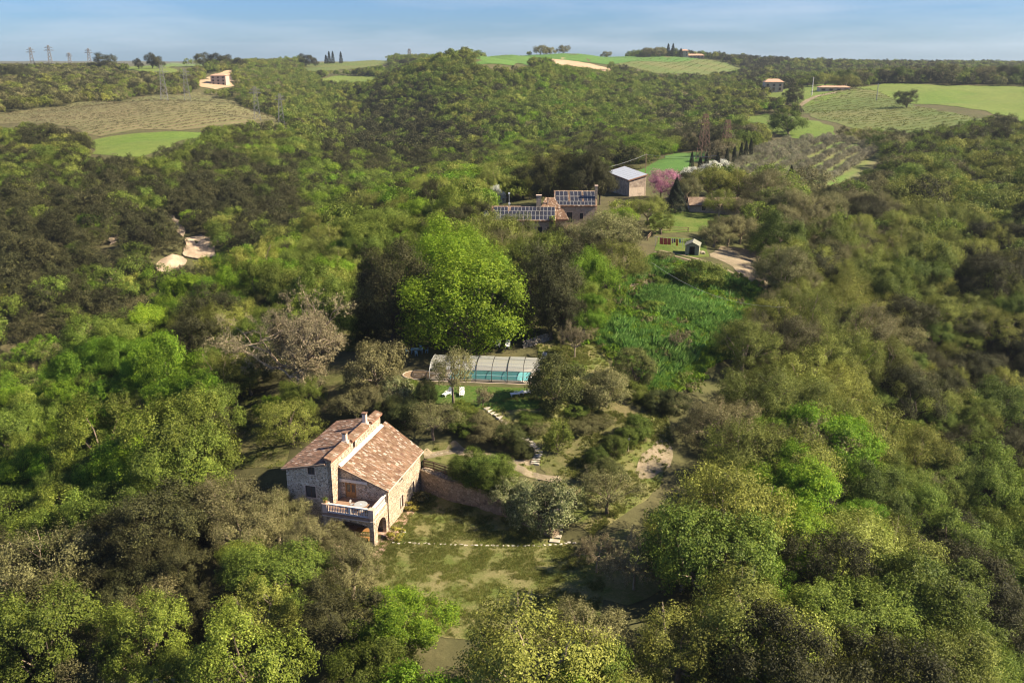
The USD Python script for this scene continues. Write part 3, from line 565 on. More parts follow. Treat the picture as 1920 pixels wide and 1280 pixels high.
for _k, _m, _nm in (('left_green', 'field_green', 'grass_field'), ('left_brown', 'field_brown', 'ploughed_field'), ('left_pale', 'field_tan', 'bare_yard'), ('left_top', 'field_green', 'grass_field'), ('left_far', 'field_vines', 'vineyard_field'),
                    ('left_far_low', 'field_green', 'grass_field'), ('hill_green', 'field_bright', 'grass_field'), ('hill_top', 'field_bright', 'wheat_field'), ('hill_tan', 'field_tan', 'ploughed_field'), ('hill_right', 'field_vines', 'vineyard_field'),
                    ('plain_upper', 'field_green', 'grass_field'), ('plain_orchard', 'field_vines', 'vineyard_field'), ('plain_left', 'field_green', 'grass_field'), ('plain_low', 'field_green', 'grass_field'), ('barn_field', 'field_bright', 'grass_field'), ('orchard', 'orchard_floor', 'orchard_ground')):
    _y = FIELD[_k].centroid.y; sheet(_nm, FIELD[_k], float(np.clip(_y / 110, 2, 14)), .05 + _y * .00018, _m, amp=_y * .006)

lawn = LAWN.intersection(sg.box(-30, 60, 12, 100))
sheet('lawn', lawn, .5, .04, 'lawn_dry')
MEADOW = plan([(1120, 650), (1130, 600), (1185, 500), (1230, 480), (1300, 500), (1400, 530), (1450, 565), (1450, 640), (1330, 690), (1250, 745), (1215, 735), (1190, 690)])
sheet('meadow', MEADOW, 1.2, .05, 'meadow_floor', amp=.6)
POOL_LAWN = plan([(770, 735), (800, 722), (1020, 730), (1010, 770), (930, 775), (890, 770), (780, 760)])
sheet('pool_lawn', POOL_LAWN, .5, .045, 'lawn_green', amp=.15)
GARDEN = plan([(1000, 625), (1130, 640), (1150, 720), (1240, 750), (1262, 830), (1240, 915), (1110, 1015), (1066, 960), (1000, 862), (900, 762), (1015, 730)])
sheet('garden_ground', GARDEN, .8, .03, 'lawn_dry', amp=.4)
TERR_LAWN = plan([(800, 862), (815, 835), (860, 836), (960, 862), (1000, 870), (1010, 900), (960, 895), (860, 880)])
sheet('terrace_lawn', TERR_LAWN.buffer(.0), .4, .045, 'lawn_dry', amp=.1)
BANK = plan([(1010, 880), (1060, 770), (1120, 760), (1200, 745), (1230, 770), (1210, 830), (1100, 890), (1080, 960), (1040, 900)])
sheet('garden_bank', BANK, .7, .045, 'bank_scrub', amp=.3)
SIDE_LAWN = plan([(415, 880), (430, 745), (520, 740), (560, 760), (545, 820), (530, 880)])
sheet('side_lawn', SIDE_LAWN, 1.0, .045, 'lawn_dry', amp=.4)
GAP_LAWN = plan([(640, 660), (655, 520), (700, 515), (700, 660)])
sheet('glade', GAP_LAWN, 1.2, .05, 'lawn_dry', amp=.4)
SHADE = plan([(580, 780), (590, 680), (670, 680), (660, 780)])
sheet('shaded_clearing', SHADE, 1.2, .05, 'bank_scrub', amp=.4)
SOIL = plan([(1165, 560), (1180, 535), (1225, 522), (1240, 540), (1200, 552)])
SHED_LAWN = plan([(1228, 470), (1235, 445), (1320, 450), (1330, 482), (1290, 485)])
sheet('bare_soil', SOIL, .8, .09, 'path_earth', amp=.5)
sheet('shed_lawn', SHED_LAWN, 1.0, .05, 'lawn_green', amp=.2)
YARD = plan([(1330, 482), (1350, 462), (1430, 470), (1445, 520), (1430, 545), (1370, 500)])
sheet('gravel_yard', YARD, 1.0, .06, 'path_earth', amp=.5)
FARM_LAWN = plan([(1225, 440), (1215, 405), (1250, 392), (1390, 398), (1390, 420), (1300, 435)])
sheet('farm_lawn', FARM_LAWN, 1.5, .06, 'lawn_green', amp=.5)
DRIVE = plan([(1180, 905), (1205, 850), (1240, 820), (1262, 835), (1255, 880), (1225, 900)])
sheet('drive', DRIVE, .7, .06, 'path_earth', amp=.3)
EARTH = plan([(1085, 1045), (1110, 1010), (1200, 1000), (1250, 1040), (1245, 1110), (1170, 1140), (1090, 1120)])
sheet('bare_earth', EARTH, .8, .05, 'lawn_dry', amp=.9)
def lane(pts, w, lift=.09):
    p = np.array([hit(*q)[:2] for q in pts]); return sg.LineString(p).buffer(w / 2, cap_style='flat', join_style='round')
for _o in (-.9, .9):
    _l = sg.LineString([hit(*q)[:2] for q in ((1232, 472), (1262, 478), (1300, 487), (1350, 505), (1395, 528), (1440, 556))]).offset_curve(_o)
    sheet('wheel_track', _l.buffer(.38, cap_style='flat'), .5, .10, 'path_earth', amp=.08)
GARDEN_PATH = [(-10.3, 99.2), (-7.5, 100.6), (-4, 99.4), (0, 97.8), (2.2, 97.6)]
PATHS = so.unary_union([sg.LineString(GARDEN_PATH).buffer(.8), sg.LineString([at_z(*q)[:2] for q in ((940, 862, 2.6), (985, 885, 2.6), (1040, 898, 2.3))]).buffer(.7)])
for _g in PATHS.geoms if hasattr(PATHS, 'geoms') else [PATHS]: sheet('garden_path', _g, .3, .075, 'path_earth', amp=.2)
CLIFFS = [[(304, 402), (318, 400), (352, 436), (346, 446), (322, 424)], [(345, 450), (380, 444), (410, 455), (404, 484), (366, 490), (345, 476)], [(294, 500), (318, 478), (350, 482), (340, 508), (305, 534)], [(196, 505), (222, 508), (225, 530), (196, 535)], [(205, 448), (228, 440), (225, 455), (205, 462)]]
CLIFF_PX = CLIFFS
CLIFFS = [plan(c) for c in CLIFFS]
for c in CLIFFS:
    v, f = drape_mesh(wobble(c, 1.2, 1.5, 5), 1.3, .4, RNG); v[:, 2] += 3.2 * (meshkit.fbm(np.column_stack([v[:, 0] / 4, v[:, 1] / 4, 0 * v[:, 0]]), 4, 8) - .35) * np.clip(shapely.distance(shapely.points(v[:, :2]), c.boundary) / 3, 0, 1)
    struct('earth_cliff', (v, f), 'cliff_earth', smooth=True)

NO_TREES = [g for k, g in FIELD.items()] + CLIFFS + [plan(p) for p in KEEP_VISIBLE[:8]] + [LAWN.buffer(1.5), TERRACE.buffer(1), POOLT.buffer(1), MEADOW, YARD, FARM_LAWN, DRIVE, SHED_LAWN.buffer(2)]
WOODS = [
 ('wood', 'dark wood on the slope across the gorge to the left', (-420, 120, -120, 480), 5.6, True),
 ('wood', 'wood behind the farm along the ridge and gorge', (-120, 262, 130, 480), 5.4, True),
 ('wood', 'wood on the right beyond the gully', (150, 60, 420, 480), 5.5, True),
 ('wood', 'wood below the orchard in front of the fields', (130, 262, 150, 480), 5.5, True),
 ('wood', 'woods on the left hill up to the skyline', (-1000, 480, -160, 1300), 7, False),
 ('wood', 'wood covering the rounded hill in the middle', (-160, 480, 140, 1000), 6.5, False),
 ('wood', 'woods between the fields on the right plateau', (140, 480, 700, 1000), 7, False),
 ('wood', 'far dark woods along the right skyline', (60, 1000, 900, 2000), 9, False),
 ('wood', 'far woods behind the middle hill', (-500, 1000, 60, 1700), 9, False),
]
PLACES = [
 (100, 720, 'above the gorge at the left edge'), (330, 640, 'left of the great bare tree'), (330, 520, 'above the pale earth cliff'), (120, 900, 'on the left edge slope'), (330, 930, 'on the slope left of the house'), (100, 1150, 'in the lower left corner'), (350, 1150, 'low down left of the house'), (560, 1150, 'just below the balcony'), (760, 1220, 'below the dry lawn'), (980, 1230, 'below the lawn shadow'), (1180, 1180, 'low down right of the lawn'), (1380, 1180, 'at the bottom right of centre'), (1620, 1180, 'in the lower right wood'), (1850, 1180, 'in the lower right corner'),
 (1180, 1010, 'at the stepping stones end'), (1330, 900, 'right of the gravel drive'), (1480, 900, 'well beyond the gravel drive'), (1650, 900, 'in the mid right wood'), (1850, 850, 'in the dark right gully'), (1400, 730, 'below the meadow'), (1600, 700, 'in the right wood opposite the pool'), (1830, 600, 'across the right gully'), (1530, 560, 'right of the meadow'), (1680, 480, 'right of the gravel yard'), (1850, 420, 'high on the right slope'), (1480, 430, 'behind the gravel yard'), (1620, 380, 'just below the orchard'), (1350, 350, 'between orchard and low hut'),
 (1150, 470, 'below the taller farmhouse'), (860, 480, 'between pool and farmhouse'), (600, 480, 'above the great bare tree'), (700, 420, 'left of the farmhouse'), (820, 360, 'behind the farmhouse dish'), (980, 320, 'straight behind the farmhouse'), (1080, 320, 'between farmhouse and barn'), (560, 640, 'beside the great bare tree'), (1250, 380, 'between barn and low hut'), (700, 640, 'left of the pool'),
]

# ---------------------------------------------------------------- building materials
def stone(name, cols, mortar, scale=3.0, msize=.05, sat=1.0):
    return mat(name, {
        'g': ('geometry', {}), 'nd': ('noise_texture', {'scale': 2.2, 'detail': 2.0}), 'mv': ('mix_vector', {'fac': .12}),
        'mp': ('mapping', {'scale': (1, 1, 1.5)}),
        'v': ('voronoi_texture', {'scale': scale, 'feature': 'f1'}), 'e': ('voronoi_texture', {'scale': scale, 'feature': 'distance_to_edge'}),
        'r': ('rgb_ramp', {'ramp': [(i / (len(cols) - 1), c) for i, c in enumerate(cols)]}), 'sx': ('separate_color', {}),
        'er': ('map_range', {'from_min': msize * .4, 'from_max': msize * 1.6, 'clamp': True}), 'm': ('mix_color', {'a': mortar}),
        'n': ('noise_texture', {'scale': 9.0, 'detail': 5.0}), 'nr': ('rgb_ramp', {'ramp': [(.3, (.72, .72, .72)), (.7, (1.1, 1.08, 1.05))]}), 'ml': ('mix_color', {'blend_type': 'multiply', 'fac': 1.0}),
        'b': ('bump', {'strength': .9, 'distance': .05}), 'p': ('principled_bsdf', {'roughness': .92, 'specular_ior_level': .15})},
        [('g.position', 'nd.vector'), ('g.position', 'mv.a'), ('nd.color', 'mv.b'), ('mv.result', 'mp.vector'), ('mp.vector', 'v.vector'), ('mp.vector', 'e.vector'), ('v.color', 'sx.color'), ('sx.r', 'r.fac'),
         ('e.distance', 'er.value'), ('er.result', 'm.fac'), ('r.color', 'm.b'), ('g.position', 'n.vector'), ('n.fac', 'nr.fac'), ('m.result', 'ml.a'), ('nr.color', 'ml.b'), ('ml.result', 'p.base_color'),
         ('er.result', 'b.height'), ('b.normal', 'p.normal')])
stone('stone_wall', [(.15, .115, .085), (.41, .305, .21), (.27, .205, .14), (.49, .385, .28), (.20, .155, .11), (.44, .325, .22), (.58, .49, .38)], (.58, .48, .37), 4.0, .07)
stone('garden_wall_stone', [(.14, .11, .08), (.30, .22, .15), (.20, .16, .11), (.36, .28, .2), (.25, .18, .12)], (.17, .13, .09), 3.0, .05)
stone('farm_stone', [(.22, .175, .135), (.36, .29, .225), (.30, .235, .18), (.43, .355, .28)], (.40, .325, .255), 2.4, .06)
def tiles(name, cols):
    return mat(name, {'g': ('geometry', {}), 'tn': ('attribute', {'attribute': 'tone'}), 'r': ('rgb_ramp', {'ramp': cols, 'interpolate': False}), 'n': ('noise_texture', {'scale': 1.1, 'detail': 5.0, 'roughness': .7}),
        'nr': ('rgb_ramp', {'ramp': [(.35, (.66, .64, .62)), (.6, (1.08, 1.08, 1.08))]}), 'ml': ('mix_color', {'blend_type': 'multiply', 'fac': 1.0}), 'p': ('principled_bsdf', {'roughness': .85, 'specular_ior_level': .2})},
        [('tn.fac', 'r.fac'), ('g.position', 'n.vector'), ('n.fac', 'nr.fac'), ('r.color', 'ml.a'), ('nr.color', 'ml.b'), ('ml.result', 'p.base_color')])
tiles('roof_tile', [(0, (.20, .115, .07)), (.18, (.25, .16, .10)), (.36, (.22, .135, .082)), (.52, (.285, .20, .135)), (.64, (.19, .11, .075)), (.74, (.38, .28, .21)), (.84, (.29, .17, .11)), (.93, (.47, .40, .33))])
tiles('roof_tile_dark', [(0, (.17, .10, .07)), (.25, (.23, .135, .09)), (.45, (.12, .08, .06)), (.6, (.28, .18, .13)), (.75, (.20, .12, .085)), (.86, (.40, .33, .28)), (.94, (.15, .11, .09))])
plain('roof_bed', (.20, .10, .06), .9, noise=.3)
plain('stucco_pale', (.48, .385, .30), .9, noise=.15, scale=2)
plain('stucco_white', (.54, .49, .44), .85, noise=.1, scale=3)
plain('quoin', (.46, .33, .25), .9, noise=.2, scale=4)
plain('wood_brown', (.26, .13, .045), .55, noise=.3, scale=8)
plain('wood_dark', (.10, .06, .035), .7, noise=.3, scale=6)
plain('wood_weathered', (.22, .15, .09), .85, noise=.35, scale=5)
plain('dark_glass', (.02, .023, .026), .12, spec=.6)
plain('shutter_grey', (.33, .29, .25), .7, noise=.1)
plain('shutter_dark', (.055, .045, .04), .6, noise=.2)
plain('metal_dark', (.05, .045, .04), .5, metal=.4)
tiles('pale_stone', [(0, (.40, .36, .29)), (.3, (.50, .45, .37)), (.6, (.44, .40, .33)), (.85, (.56, .51, .43))])
plain('white_plastic', (.72, .70, .66), .4)
plain('metal_grey', (.42, .42, .41), .45, metal=.5)
plain('terracotta', (.42, .19, .10), .85, noise=.2)
plain('slate_table', (.30, .30, .29), .55, noise=.15)
tiles('limestone', [(0, (.25, .21, .16)), (.2, (.36, .31, .24)), (.45, (.31, .26, .2)), (.65, (.43, .38, .31)), (.85, (.23, .19, .15))])
plain('grey_panel', (.40, .42, .45), .3, spec=.5)
plain('solar_blue', (.022, .022, .028), .22, noise=.3, scale=.8, spec=.5)
plain('solar_frame', (.27, .26, .24), .5)
plain('water_shell', (.15, .55, .56), .6)
mat('brick_paving', {'g': ('geometry', {}), 'mp': ('mapping', {'rotation': (0, 0, .27)}), 'b': ('brick_texture', {'scale': 4.0, 'color1': (.47, .30, .22), 'color2': (.38, .24, .17), 'mortar': (.40, .31, .24), 'mortar_size': .012}),
     'n': ('noise_texture', {'scale': 1.2, 'detail': 4.0}), 'nr': ('rgb_ramp', {'ramp': [(.3, (.8, .8, .8)), (.7, (1.15, 1.12, 1.1))]}), 'ml': ('mix_color', {'blend_type': 'multiply', 'fac': 1.0}), 'p': ('principled_bsdf', {'roughness': .9})},
    [('g.position', 'mp.vector'), ('mp.vector', 'b.vector'), ('g.position', 'n.vector'), ('n.fac', 'nr.fac'), ('b.color', 'ml.a'), ('nr.color', 'ml.b'), ('ml.result', 'p.base_color')])

def arch_hole(x0, x1, z0, spring, peak, n=14):
    t = np.linspace(np.pi, 0, n); cx, r = (x0 + x1) / 2, (x1 - x0) / 2
    return sg.Polygon([(x0, z0)] + [(cx + r * math.cos(a), spring + (peak - spring) * math.sin(a)) for a in t] + [(x1, z0)])
def tile_roof(mb, bed, A, B, C, D, wid=.21, row=.40, lift=.05, rng=None, t=.14):
    """Curved tiles on a slope. A, B: the lower edge, left to right seen from outside; D, C: the upper edge."""
    A, B, C, D = (np.asarray(q, float) for q in (A, B, C, D)); rng = rng or np.random.default_rng(3)
    L = max(np.linalg.norm(B - A), np.linalg.norm(C - D)); n = max(2, int(L / wid)); nrm = unit(np.cross(B - A, D - A))
    for i in range(n):
        u = (i + .5) / n; lo, hi = A + (B - A) * u, D + (C - D) * u; S = np.linalg.norm(hi - lo); s = (hi - lo) / S
        side = unit(np.cross(s, nrm)); m = max(1, int(S / row + .7))
        for k in range(m):
            p0 = lo + s * (k * S / m - .03) + nrm * (lift + .028 + rng.uniform(0, .012)); p1 = lo + s * ((k + 1) * S / m + .03) + nrm * (lift + .004)
            w0, w1 = wid * .44, wid * .36; yaw = side * rng.normal() * .006
            a = np.linspace(0, np.pi, 5)
            r0 = [p0 + yaw + side * w0 * math.cos(q) + nrm * w0 * .62 * math.sin(q) for q in a]; r1 = [p1 - yaw + side * w1 * math.cos(q) + nrm * w1 * .62 * math.sin(q) for q in a]
            v = np.array(r0 + r1); mb.add(v, [[j, j + 1, j + 6, j + 5] for j in range(4)])
    bed.slab([A, B, C, D], t)
    return mb

# ---------------------------------------------------------------- the stone house
HO, HPHI = np.array([-14.61, 82.22, 0.0]), math.radians(15.52)
def hw(a, b, h=0.0): return np.array([HO[0] - a * math.cos(HPHI) + b * math.sin(HPHI), HO[1] + a * math.sin(HPHI) + b * math.cos(HPHI), h])
house = thing('stone_house', 'rubble stone farmhouse with two tiled roofs and an arched balcony beside the dry lawn', 'house', HO, -HPHI)
def pt(name, mesh, mt, parent=house, smooth=False, label=None): return obj(name, mesh, mt, parent, smooth, label)
X, Yv = (1, 0, 0), (0, 1, 0)
def rect(x0, z0, x1, z1): return sg.box(x0, z0, x1, z1)
# left block
wf = sg.Polygon([(-10.9, -2), (-5.45, -2), (-5.45, 8.6), (-6.05, 8.6), (-6.05, 8.25), (-10.9, 7.12)]).difference(rect(-8.28, 6.72, -7.42, 7.6)).difference(rect(-8.72, 3.94, -7.48, 5.32))
w1 = pt('front_wall', upright(wf, .45, (0, 1.75, 0), X, Yv), 'stone_wall')
ws = sg.Polygon([(2.2, -2), (14.8, -2), (14.8, 7.12), (2.2, 7.12)])
pt('side_wall', upright(ws, .45, (-10.9, 0, 0), Yv, X), 'stone_wall', label='shaded west wall of the house')
pt('back_wall', upright(sg.Polygon([(-10.9, -2), (-5.45, -2), (-5.45, 8.6), (-6.05, 8.6), (-6.05, 8.25), (-10.9, 7.12)]), .4, (0, 14.4, 0), X, Yv), 'stone_wall')
par = rect(1.75, -2, 14.8, 8.6).difference(rect(7.16, 7.6, 7.79, 8.42))
pt('gable_wall', upright(par, .45, (-5.9, 0, 0), Yv, X).apply_translation([.45 - .0, 0, 0]) if False else upright(par, .448, (-5.9, 0, 0), Yv, X), 'stone_wall', label='tall sunlit wall between the two roofs')
def window(x0, z0, x1, z1, plane, axis, pane='dark_glass', fr='quoin', mull=True, depth=.16, surround=.09):
    """A window in a wall: surround set proud, frame and pane recessed. axis 'y': wall facing -y at y=plane; 'x': wall facing +x at x=plane."""
    def put(mb): return mb
    f, g, s_ = MB(), MB(), MB()
    def bx(mb, a0, z0_, a1, z1_, d0, d1):
        if axis == 'y': mb.box(a0, plane + d0, z0_, a1, plane + d1, z1_)
        else: mb.box(plane - d1, a0, z0_, plane - d0, a1, z1_)
    w = surround
    for q in ((x0 - w, z0 - w, x1 + w, z0), (x0 - w, z1, x1 + w, z1 + w), (x0 - w, z0, x0, z1), (x1, z0, x1 + w, z1)): bx(s_, *q, -.015, .05)
    win = pt('window', s_, fr)
    t = .05
    for q in ((x0, z0, x1, z0 + t), (x0, z1 - t, x1, z1), (x0, z0 + t, x0 + t, z1 - t), (x1 - t, z0 + t, x1, z1 - t)) + ((((x0 + x1) / 2 - .03, z0 + t, (x0 + x1) / 2 + .03, z1 - t),) if mull else ()): bx(f, *q, depth - .05, depth + .01)
    obj('frame', f, 'wood_dark', win); bx(g, x0, z0, x1, z1, depth + .012, depth + .04); obj('pane', g, pane, win)
    return win
window(-8.28, 6.72, -7.42, 7.6, 1.75, 'y', 'shutter_dark'); window(-8.72, 3.94, -7.48, 5.32, 1.75, 'y', 'shutter_dark')
window(7.16, 7.6, 7.79, 8.42, -5.452, 'x', 'dark_glass', 'stucco_pale')
# right block with the balcony
wr = rect(.0, -2, 13.7, 5.0).difference(arch_hole(.92, 3.2, -.3, 1.25, 2.42)).difference(rect(7.15, 4.02, 8.2, 4.78)).difference(rect(10.9, .78, 11.5, 2.3)).difference(rect(7.0, .7, 8.15, 2.25)).difference(rect(0, 3.405, 3.7, 5.1))
pt('east_wall', upright(wr, .45, (-.45, 0, 0), Yv, X), 'stone_wall', label='sunlit east wall of the house')
window(7.15, 4.02, 8.2, 4.78, 0, 'x', 'shutter_grey', 'stucco_pale'); window(10.9, .78, 11.5, 2.3, 0, 'x', 'shutter_dark', 'stucco_pale', False); window(7.0, .7, 8.15, 2.25, 0, 'x', 'shutter_grey', 'stucco_pale')
wd = sg.Polygon([(-5.45, -.5), (-.452, -.5), (-.452, 5.06), (-5.45, 7.0)]).difference(rect(-4.92, 3.4, -3.64, 5.2))
pt('balcony_wall', upright(wd, .4, (0, 3.7, 0), X, Yv), 'stone_wall', label='wall behind the balcony in the shade of the roof')
pt('rear_wall', upright(sg.Polygon([(-5.45, -1), (-.452, -1), (-.452, 5.0), (-5.45, 7.0)]), .4, (0, 13.25, 0), X, Yv), 'stone_wall')
wa = sg.Polygon([(-5.82, -2), (-.452, -2), (-.452, 3.1), (-5.82, 3.1)]).difference(arch_hole(-5.3, -.5, -2.5, 2.1, 2.72))
pt('front_arch', upright(wa, .45, (0, .002, 0), X, Yv), 'stone_wall', label='wide shallow arch under the balcony')
plain('floor_tile', (.24, .15, .10), .8, noise=.2); pt('balcony_floor', MB().box(-5.86, -.06, 3.102, -.455, 3.698, 3.40), 'floor_tile')
pt('cornice', MB().box(-5.9, -.1, 3.0, .06, -.062, 3.12).box(.002, -.1, 3.0, .06, 3.55, 3.12), 'stucco_pale')
pt('pillar', MB().box(-.5, -.04, 3.4, .03, .5, 4.36).box(-.56, -.1, 4.362, .09, .56, 4.46), 'quoin')
pt('pillar', MB().box(-5.86, -.04, 3.4, -5.3, .5, 4.36).box(-5.92, -.1, 4.362, -5.24, .56, 4.46), 'quoin')
rail = pt('balustrade', MB().box(-5.3, .1, 3.402, -.5, .34, 3.5).box(-5.3, .08, 4.30, -.5, .36, 4.42).box(-2.86, .1, 3.502, -2.68, .34, 4.298).box(-.36, .5, 3.402, -.1, 3.68, 3.5).box(-.38, .5, 4.30, -.08, 3.68, 4.42), 'stucco_white')
prof = [(.055, 3.502), (.06, 3.56), (.035, 3.6), (.07, 3.72), (.075, 3.8), (.035, 4.02), (.03, 4.14), (.055, 4.2), (.05, 4.298)]
for x in np.linspace(-5.15, -.65, 25):
    if abs(x + 2.77) > .12: obj('baluster', MB().lathe(prof, 6, (x, .22, 0)), 'stucco_white', rail, smooth=True)
for y in np.linspace(.65, 3.55, 17): obj('baluster', MB().lathe(prof, 6, (-.23, y, 0)), 'stucco_white', rail, smooth=True)
door = pt('door', MB().box(-4.92, 3.74, 3.4, -4.84, 3.84, 5.2).box(-3.72, 3.74, 3.4, -3.64, 3.84, 5.2).box(-4.84, 3.74, 5.12, -3.72, 3.84, 5.2), 'wood_brown')
for x0, x1 in ((-4.835, -4.285), (-4.275, -3.725)):
    leaf = obj('leaf', MB().box(x0, 3.79, 3.41, x0 + .09, 3.85, 5.115).box(x1 - .09, 3.79, 3.41, x1, 3.85, 5.115).box(x0 + .09, 3.79, 3.41, x1 - .09, 3.85, 4.1).box(x0 + .09, 3.79, 5.0, x1 - .09, 3.85, 5.115), 'wood_brown', door)
    obj('pane', MB().box(x0 + .09, 3.82, 4.1, x1 - .09, 3.835, 5.0), 'dark_glass', door)
pt('awning', MB().tube([[-5.62, 3.55, 5.62], [-2.15, 3.55, 5.62]], .11, 8).box(-5.62, 3.44, 5.44, -2.15, 3.69, 5.53), 'stucco_white')
pt('drainpipe', MB().tube([[.06, 3.78, -.1], [.06, 3.78, 4.85], [.2, 3.7, 5.0]], .045, 6), 'wood_dark')
pt('gutter', MB().tube([[.36, 3.4, 4.93], [.36, 13.9, 4.93]], .06, 6), 'stucco_pale')
# roofs
rt, rb = MB(), MB(); rngH = np.random.default_rng(8)
tile_roof(rt, rb, (.34, 3.4, 4.98), (.34, 13.9, 4.98), (-5.44, 16.3, 7.16), (-5.44, 3.4, 7.16), .20, .40, rng=rngH)
rr = pt('right_roof', rb, 'roof_bed'); obj('roof_tiles', rt, 'roof_tile', rr, smooth=50)
pt('verge', MB().slab([(.36, 3.3, 5.06), (.36, 3.42, 5.06), (-5.44, 3.42, 7.25), (-5.44, 3.3, 7.25)], .12), 'roof_tile')
rt, rb = MB(), MB()
tile_roof(rt, rb, (-11.25, 15.0, 7.06), (-11.25, 1.45, 7.06), (-5.98, 1.45, 8.28), (-5.98, 15.0, 8.28), .20, .40, rng=rngH)
lr = pt('left_roof', rb, 'roof_bed'); obj('roof_tiles', rt, 'roof_tile_dark', lr, smooth=50)
pt('verge', MB().slab([(-11.3, 1.35, 7.16), (-5.98, 1.35, 8.38), (-5.98, 1.46, 8.38), (-11.3, 1.46, 7.16)], .12), 'roof_tile')
for y0, y1, dz in ((1.6, 6.0, 0), (6.85, 11.3, .12), (12.1, 15.1, .24)):
    rt, rb = MB(), MB(); tile_roof(rt, rb, (-5.28, y0, 8.66 + dz * .4), (-5.28, y1, 8.66 + dz * .4), (-6.15, y1, 8.92 + dz * .4), (-6.15, y0, 8.92 + dz * .4), .19, .42, rng=rngH, t=.2)
    cp = pt('coping', rb, 'roof_bed'); obj('coping_tiles', rt, 'roof_tile', cp, smooth=50)
pt('flashing', MB().slab([(-5.10, 3.45, 7.20), (-5.10, 15.0, 7.20), (-5.447, 15.0, 7.42), (-5.447, 3.45, 7.42)], .05), 'stucco_white')
for y, h in ((6.42, 9.75), (11.7, 9.95)):
    ch = pt('chimney', MB().box(-6.3, y - .33, 8.0, -5.62, y + .33, 8.95).box(-6.2, y - .23, 8.952, -5.76, y + .23, h), 'stucco_pale')
    obj('chimney_cap', MB().box(-6.22, y - .25, h + .002, -6.14, y + .25, h + .14).box(-5.82, y - .25, h + .002, -5.74, y + .25, h + .14).box(-6.28, y - .3, h + .142, -5.68, y + .3, h + .2), 'roof_tile', ch)
# paving round the porch
def local_poly(pts): return sg.Polygon([tuple(hw(-x, y)[:2]) for x, y in pts])
sheet('paving', local_poly([(-6.2, -.6), (-.6, -1.2), (1.3, -2.2), (1.3, 8.6), (.02, 8.6), (.02, 3.65), (-6.2, 3.65)]), .6, .055, 'brick_paving')

# things on and under the balcony
def hthing(name, label, cat, x, y, z, rz=0, **k): p = hw(-x, y, z); return thing(name, label, cat, p, rz - HPHI, **k)
t = hthing('round_table', 'round grey garden table on the balcony of the stone house', 'table', -2.05, 1.45, 3.40)
obj('tabletop', MB().lathe([(0, .76), (.68, .76), (.72, .745), (.72, .725), (0, .715)], 24), 'slate_table', t, smooth=40)
obj('centre_cap', MB().lathe([(0, .785), (.07, .78), (.09, .762), (0, .761)], 10), 'white_plastic', t)
obj('pedestal', MB().lathe([(.05, .714), (.045, .15), (.3, .03), (.3, 0)], 10), 'metal_grey', t)
t = hthing('balcony_chair', 'pale garden chair with round back by the balcony table', 'chair', -3.2, 1.7, 3.40, rz=1.4)
obj('seat', MB().lathe([(0, .44), (.22, .44), (.23, .42), (0, .41)], 14), 'metal_grey', t)
_b = MB().lathe([(0, .02), (.2, .02), (.2, -.02), (0, -.02)], 14); _b.move(trimesh.transformations.rotation_matrix(math.pi / 2, [1, 0, 0])).move(trimesh.transformations.translation_matrix([0, .22, .74])); obj('backrest', _b, 'metal_grey', t)
for sx in (-1, 1):
    for sy in (-1, 1): obj('leg', MB().tube([[sx * .16, sy * .15, .42], [sx * .19, sy * .19, 0]], .014, 5), 'metal_grey', t)
def planter(x, y, z, label, s):
    t = hthing('potted_plant', label, 'potted plant', x, y, z)
    obj('pot', MB().lathe([(0, 0), (.13, 0), (.18, .26), (.2, .28), (.2, .31), (.16, .31), (.15, .26), (0, .25)], 12), 'terracotta', t, smooth=40)
    r_ = np.random.default_rng(s); n = 120; d = unit(r_.normal(size=(n, 3)) + [0, 0, .9]); obj('foliage', leaves(d * r_.uniform(.1, .4, (n, 1)) + [0, 0, .3], d, np.full(n, .13), r_), 'leaf_mid' if s == 1 else 'leaf_bud', t)
planter(-5.58, .23, 4.46, 'potted plant on the left balcony pillar', 1); planter(-.8, .75, 3.40, 'reddish potted plant inside the right balcony corner', 2); planter(-1.15, .8, 3.40, 'second potted plant by the right balcony pillar', 3)
t = hthing('porch_table', 'brown wooden table in the shade under the arched balcony', 'table', -1.9, 1.9, .06, rz=.1)
for k in range(4): obj('plank', MB().box(-1.0, -.4 + k * .2, .72, 1.0, -.21 + k * .2, .76), 'wood_brown', t)
for sx in (-.85, .85):
    for sy in (-.3, .3): obj('leg', MB().box(sx - .04, sy - .04, 0, sx + .04, sy + .04, .718), 'wood_brown', t)
t = hthing('porch_bench', 'long wooden bench beside the table under the balcony', 'bench', -1.9, .9, .06, rz=.1)
obj('seat', MB().box(-.9, -.16, .42, .9, .16, .46), 'wood_brown', t)
for sx in (-.75, .75): obj('leg', MB().box(sx - .04, -.14, 0, sx + .04, .14, .418), 'wood_brown', t)

# ---------------------------------------------------------------- garden: walls, fence, paths, steps
rngG = np.random.default_rng(21)
def rock(rng, a, b, c, n=14):
    p = rng.normal(size=(n, 3)); p = unit(p) * rng.uniform(.85, 1.1, (n, 1)) * [a, b, c]; return trimesh.convex.convex_hull(p)
ln = sg.LineString(WALL_LINE); L = ln.length
wall = thing('retaining_wall', 'long rubble retaining wall curving from the stone house to the steps', 'wall')
n = 40; st = [ln.interpolate(q * L / n) for q in range(n + 1)]
P = np.array([(q.x, q.y) for q in st]); T = unit(np.gradient(P, axis=0)); Nn = np.stack([T[:, 1], -T[:, 0]], 1); Nn *= np.where((Nn[:, 1] > 0)[:, None], 1, 1)
back = -Nn if Nn[n // 2, 1] < 0 else Nn
topz = np.interp(np.linspace(0, 1, n + 1), [0, .12, .7, 1], [2.75, 2.7, 2.5, 1.0]) + rngG.uniform(-.04, .04, n + 1)
fr, bk = P - back * .12, P + back * .95
mb = MB()
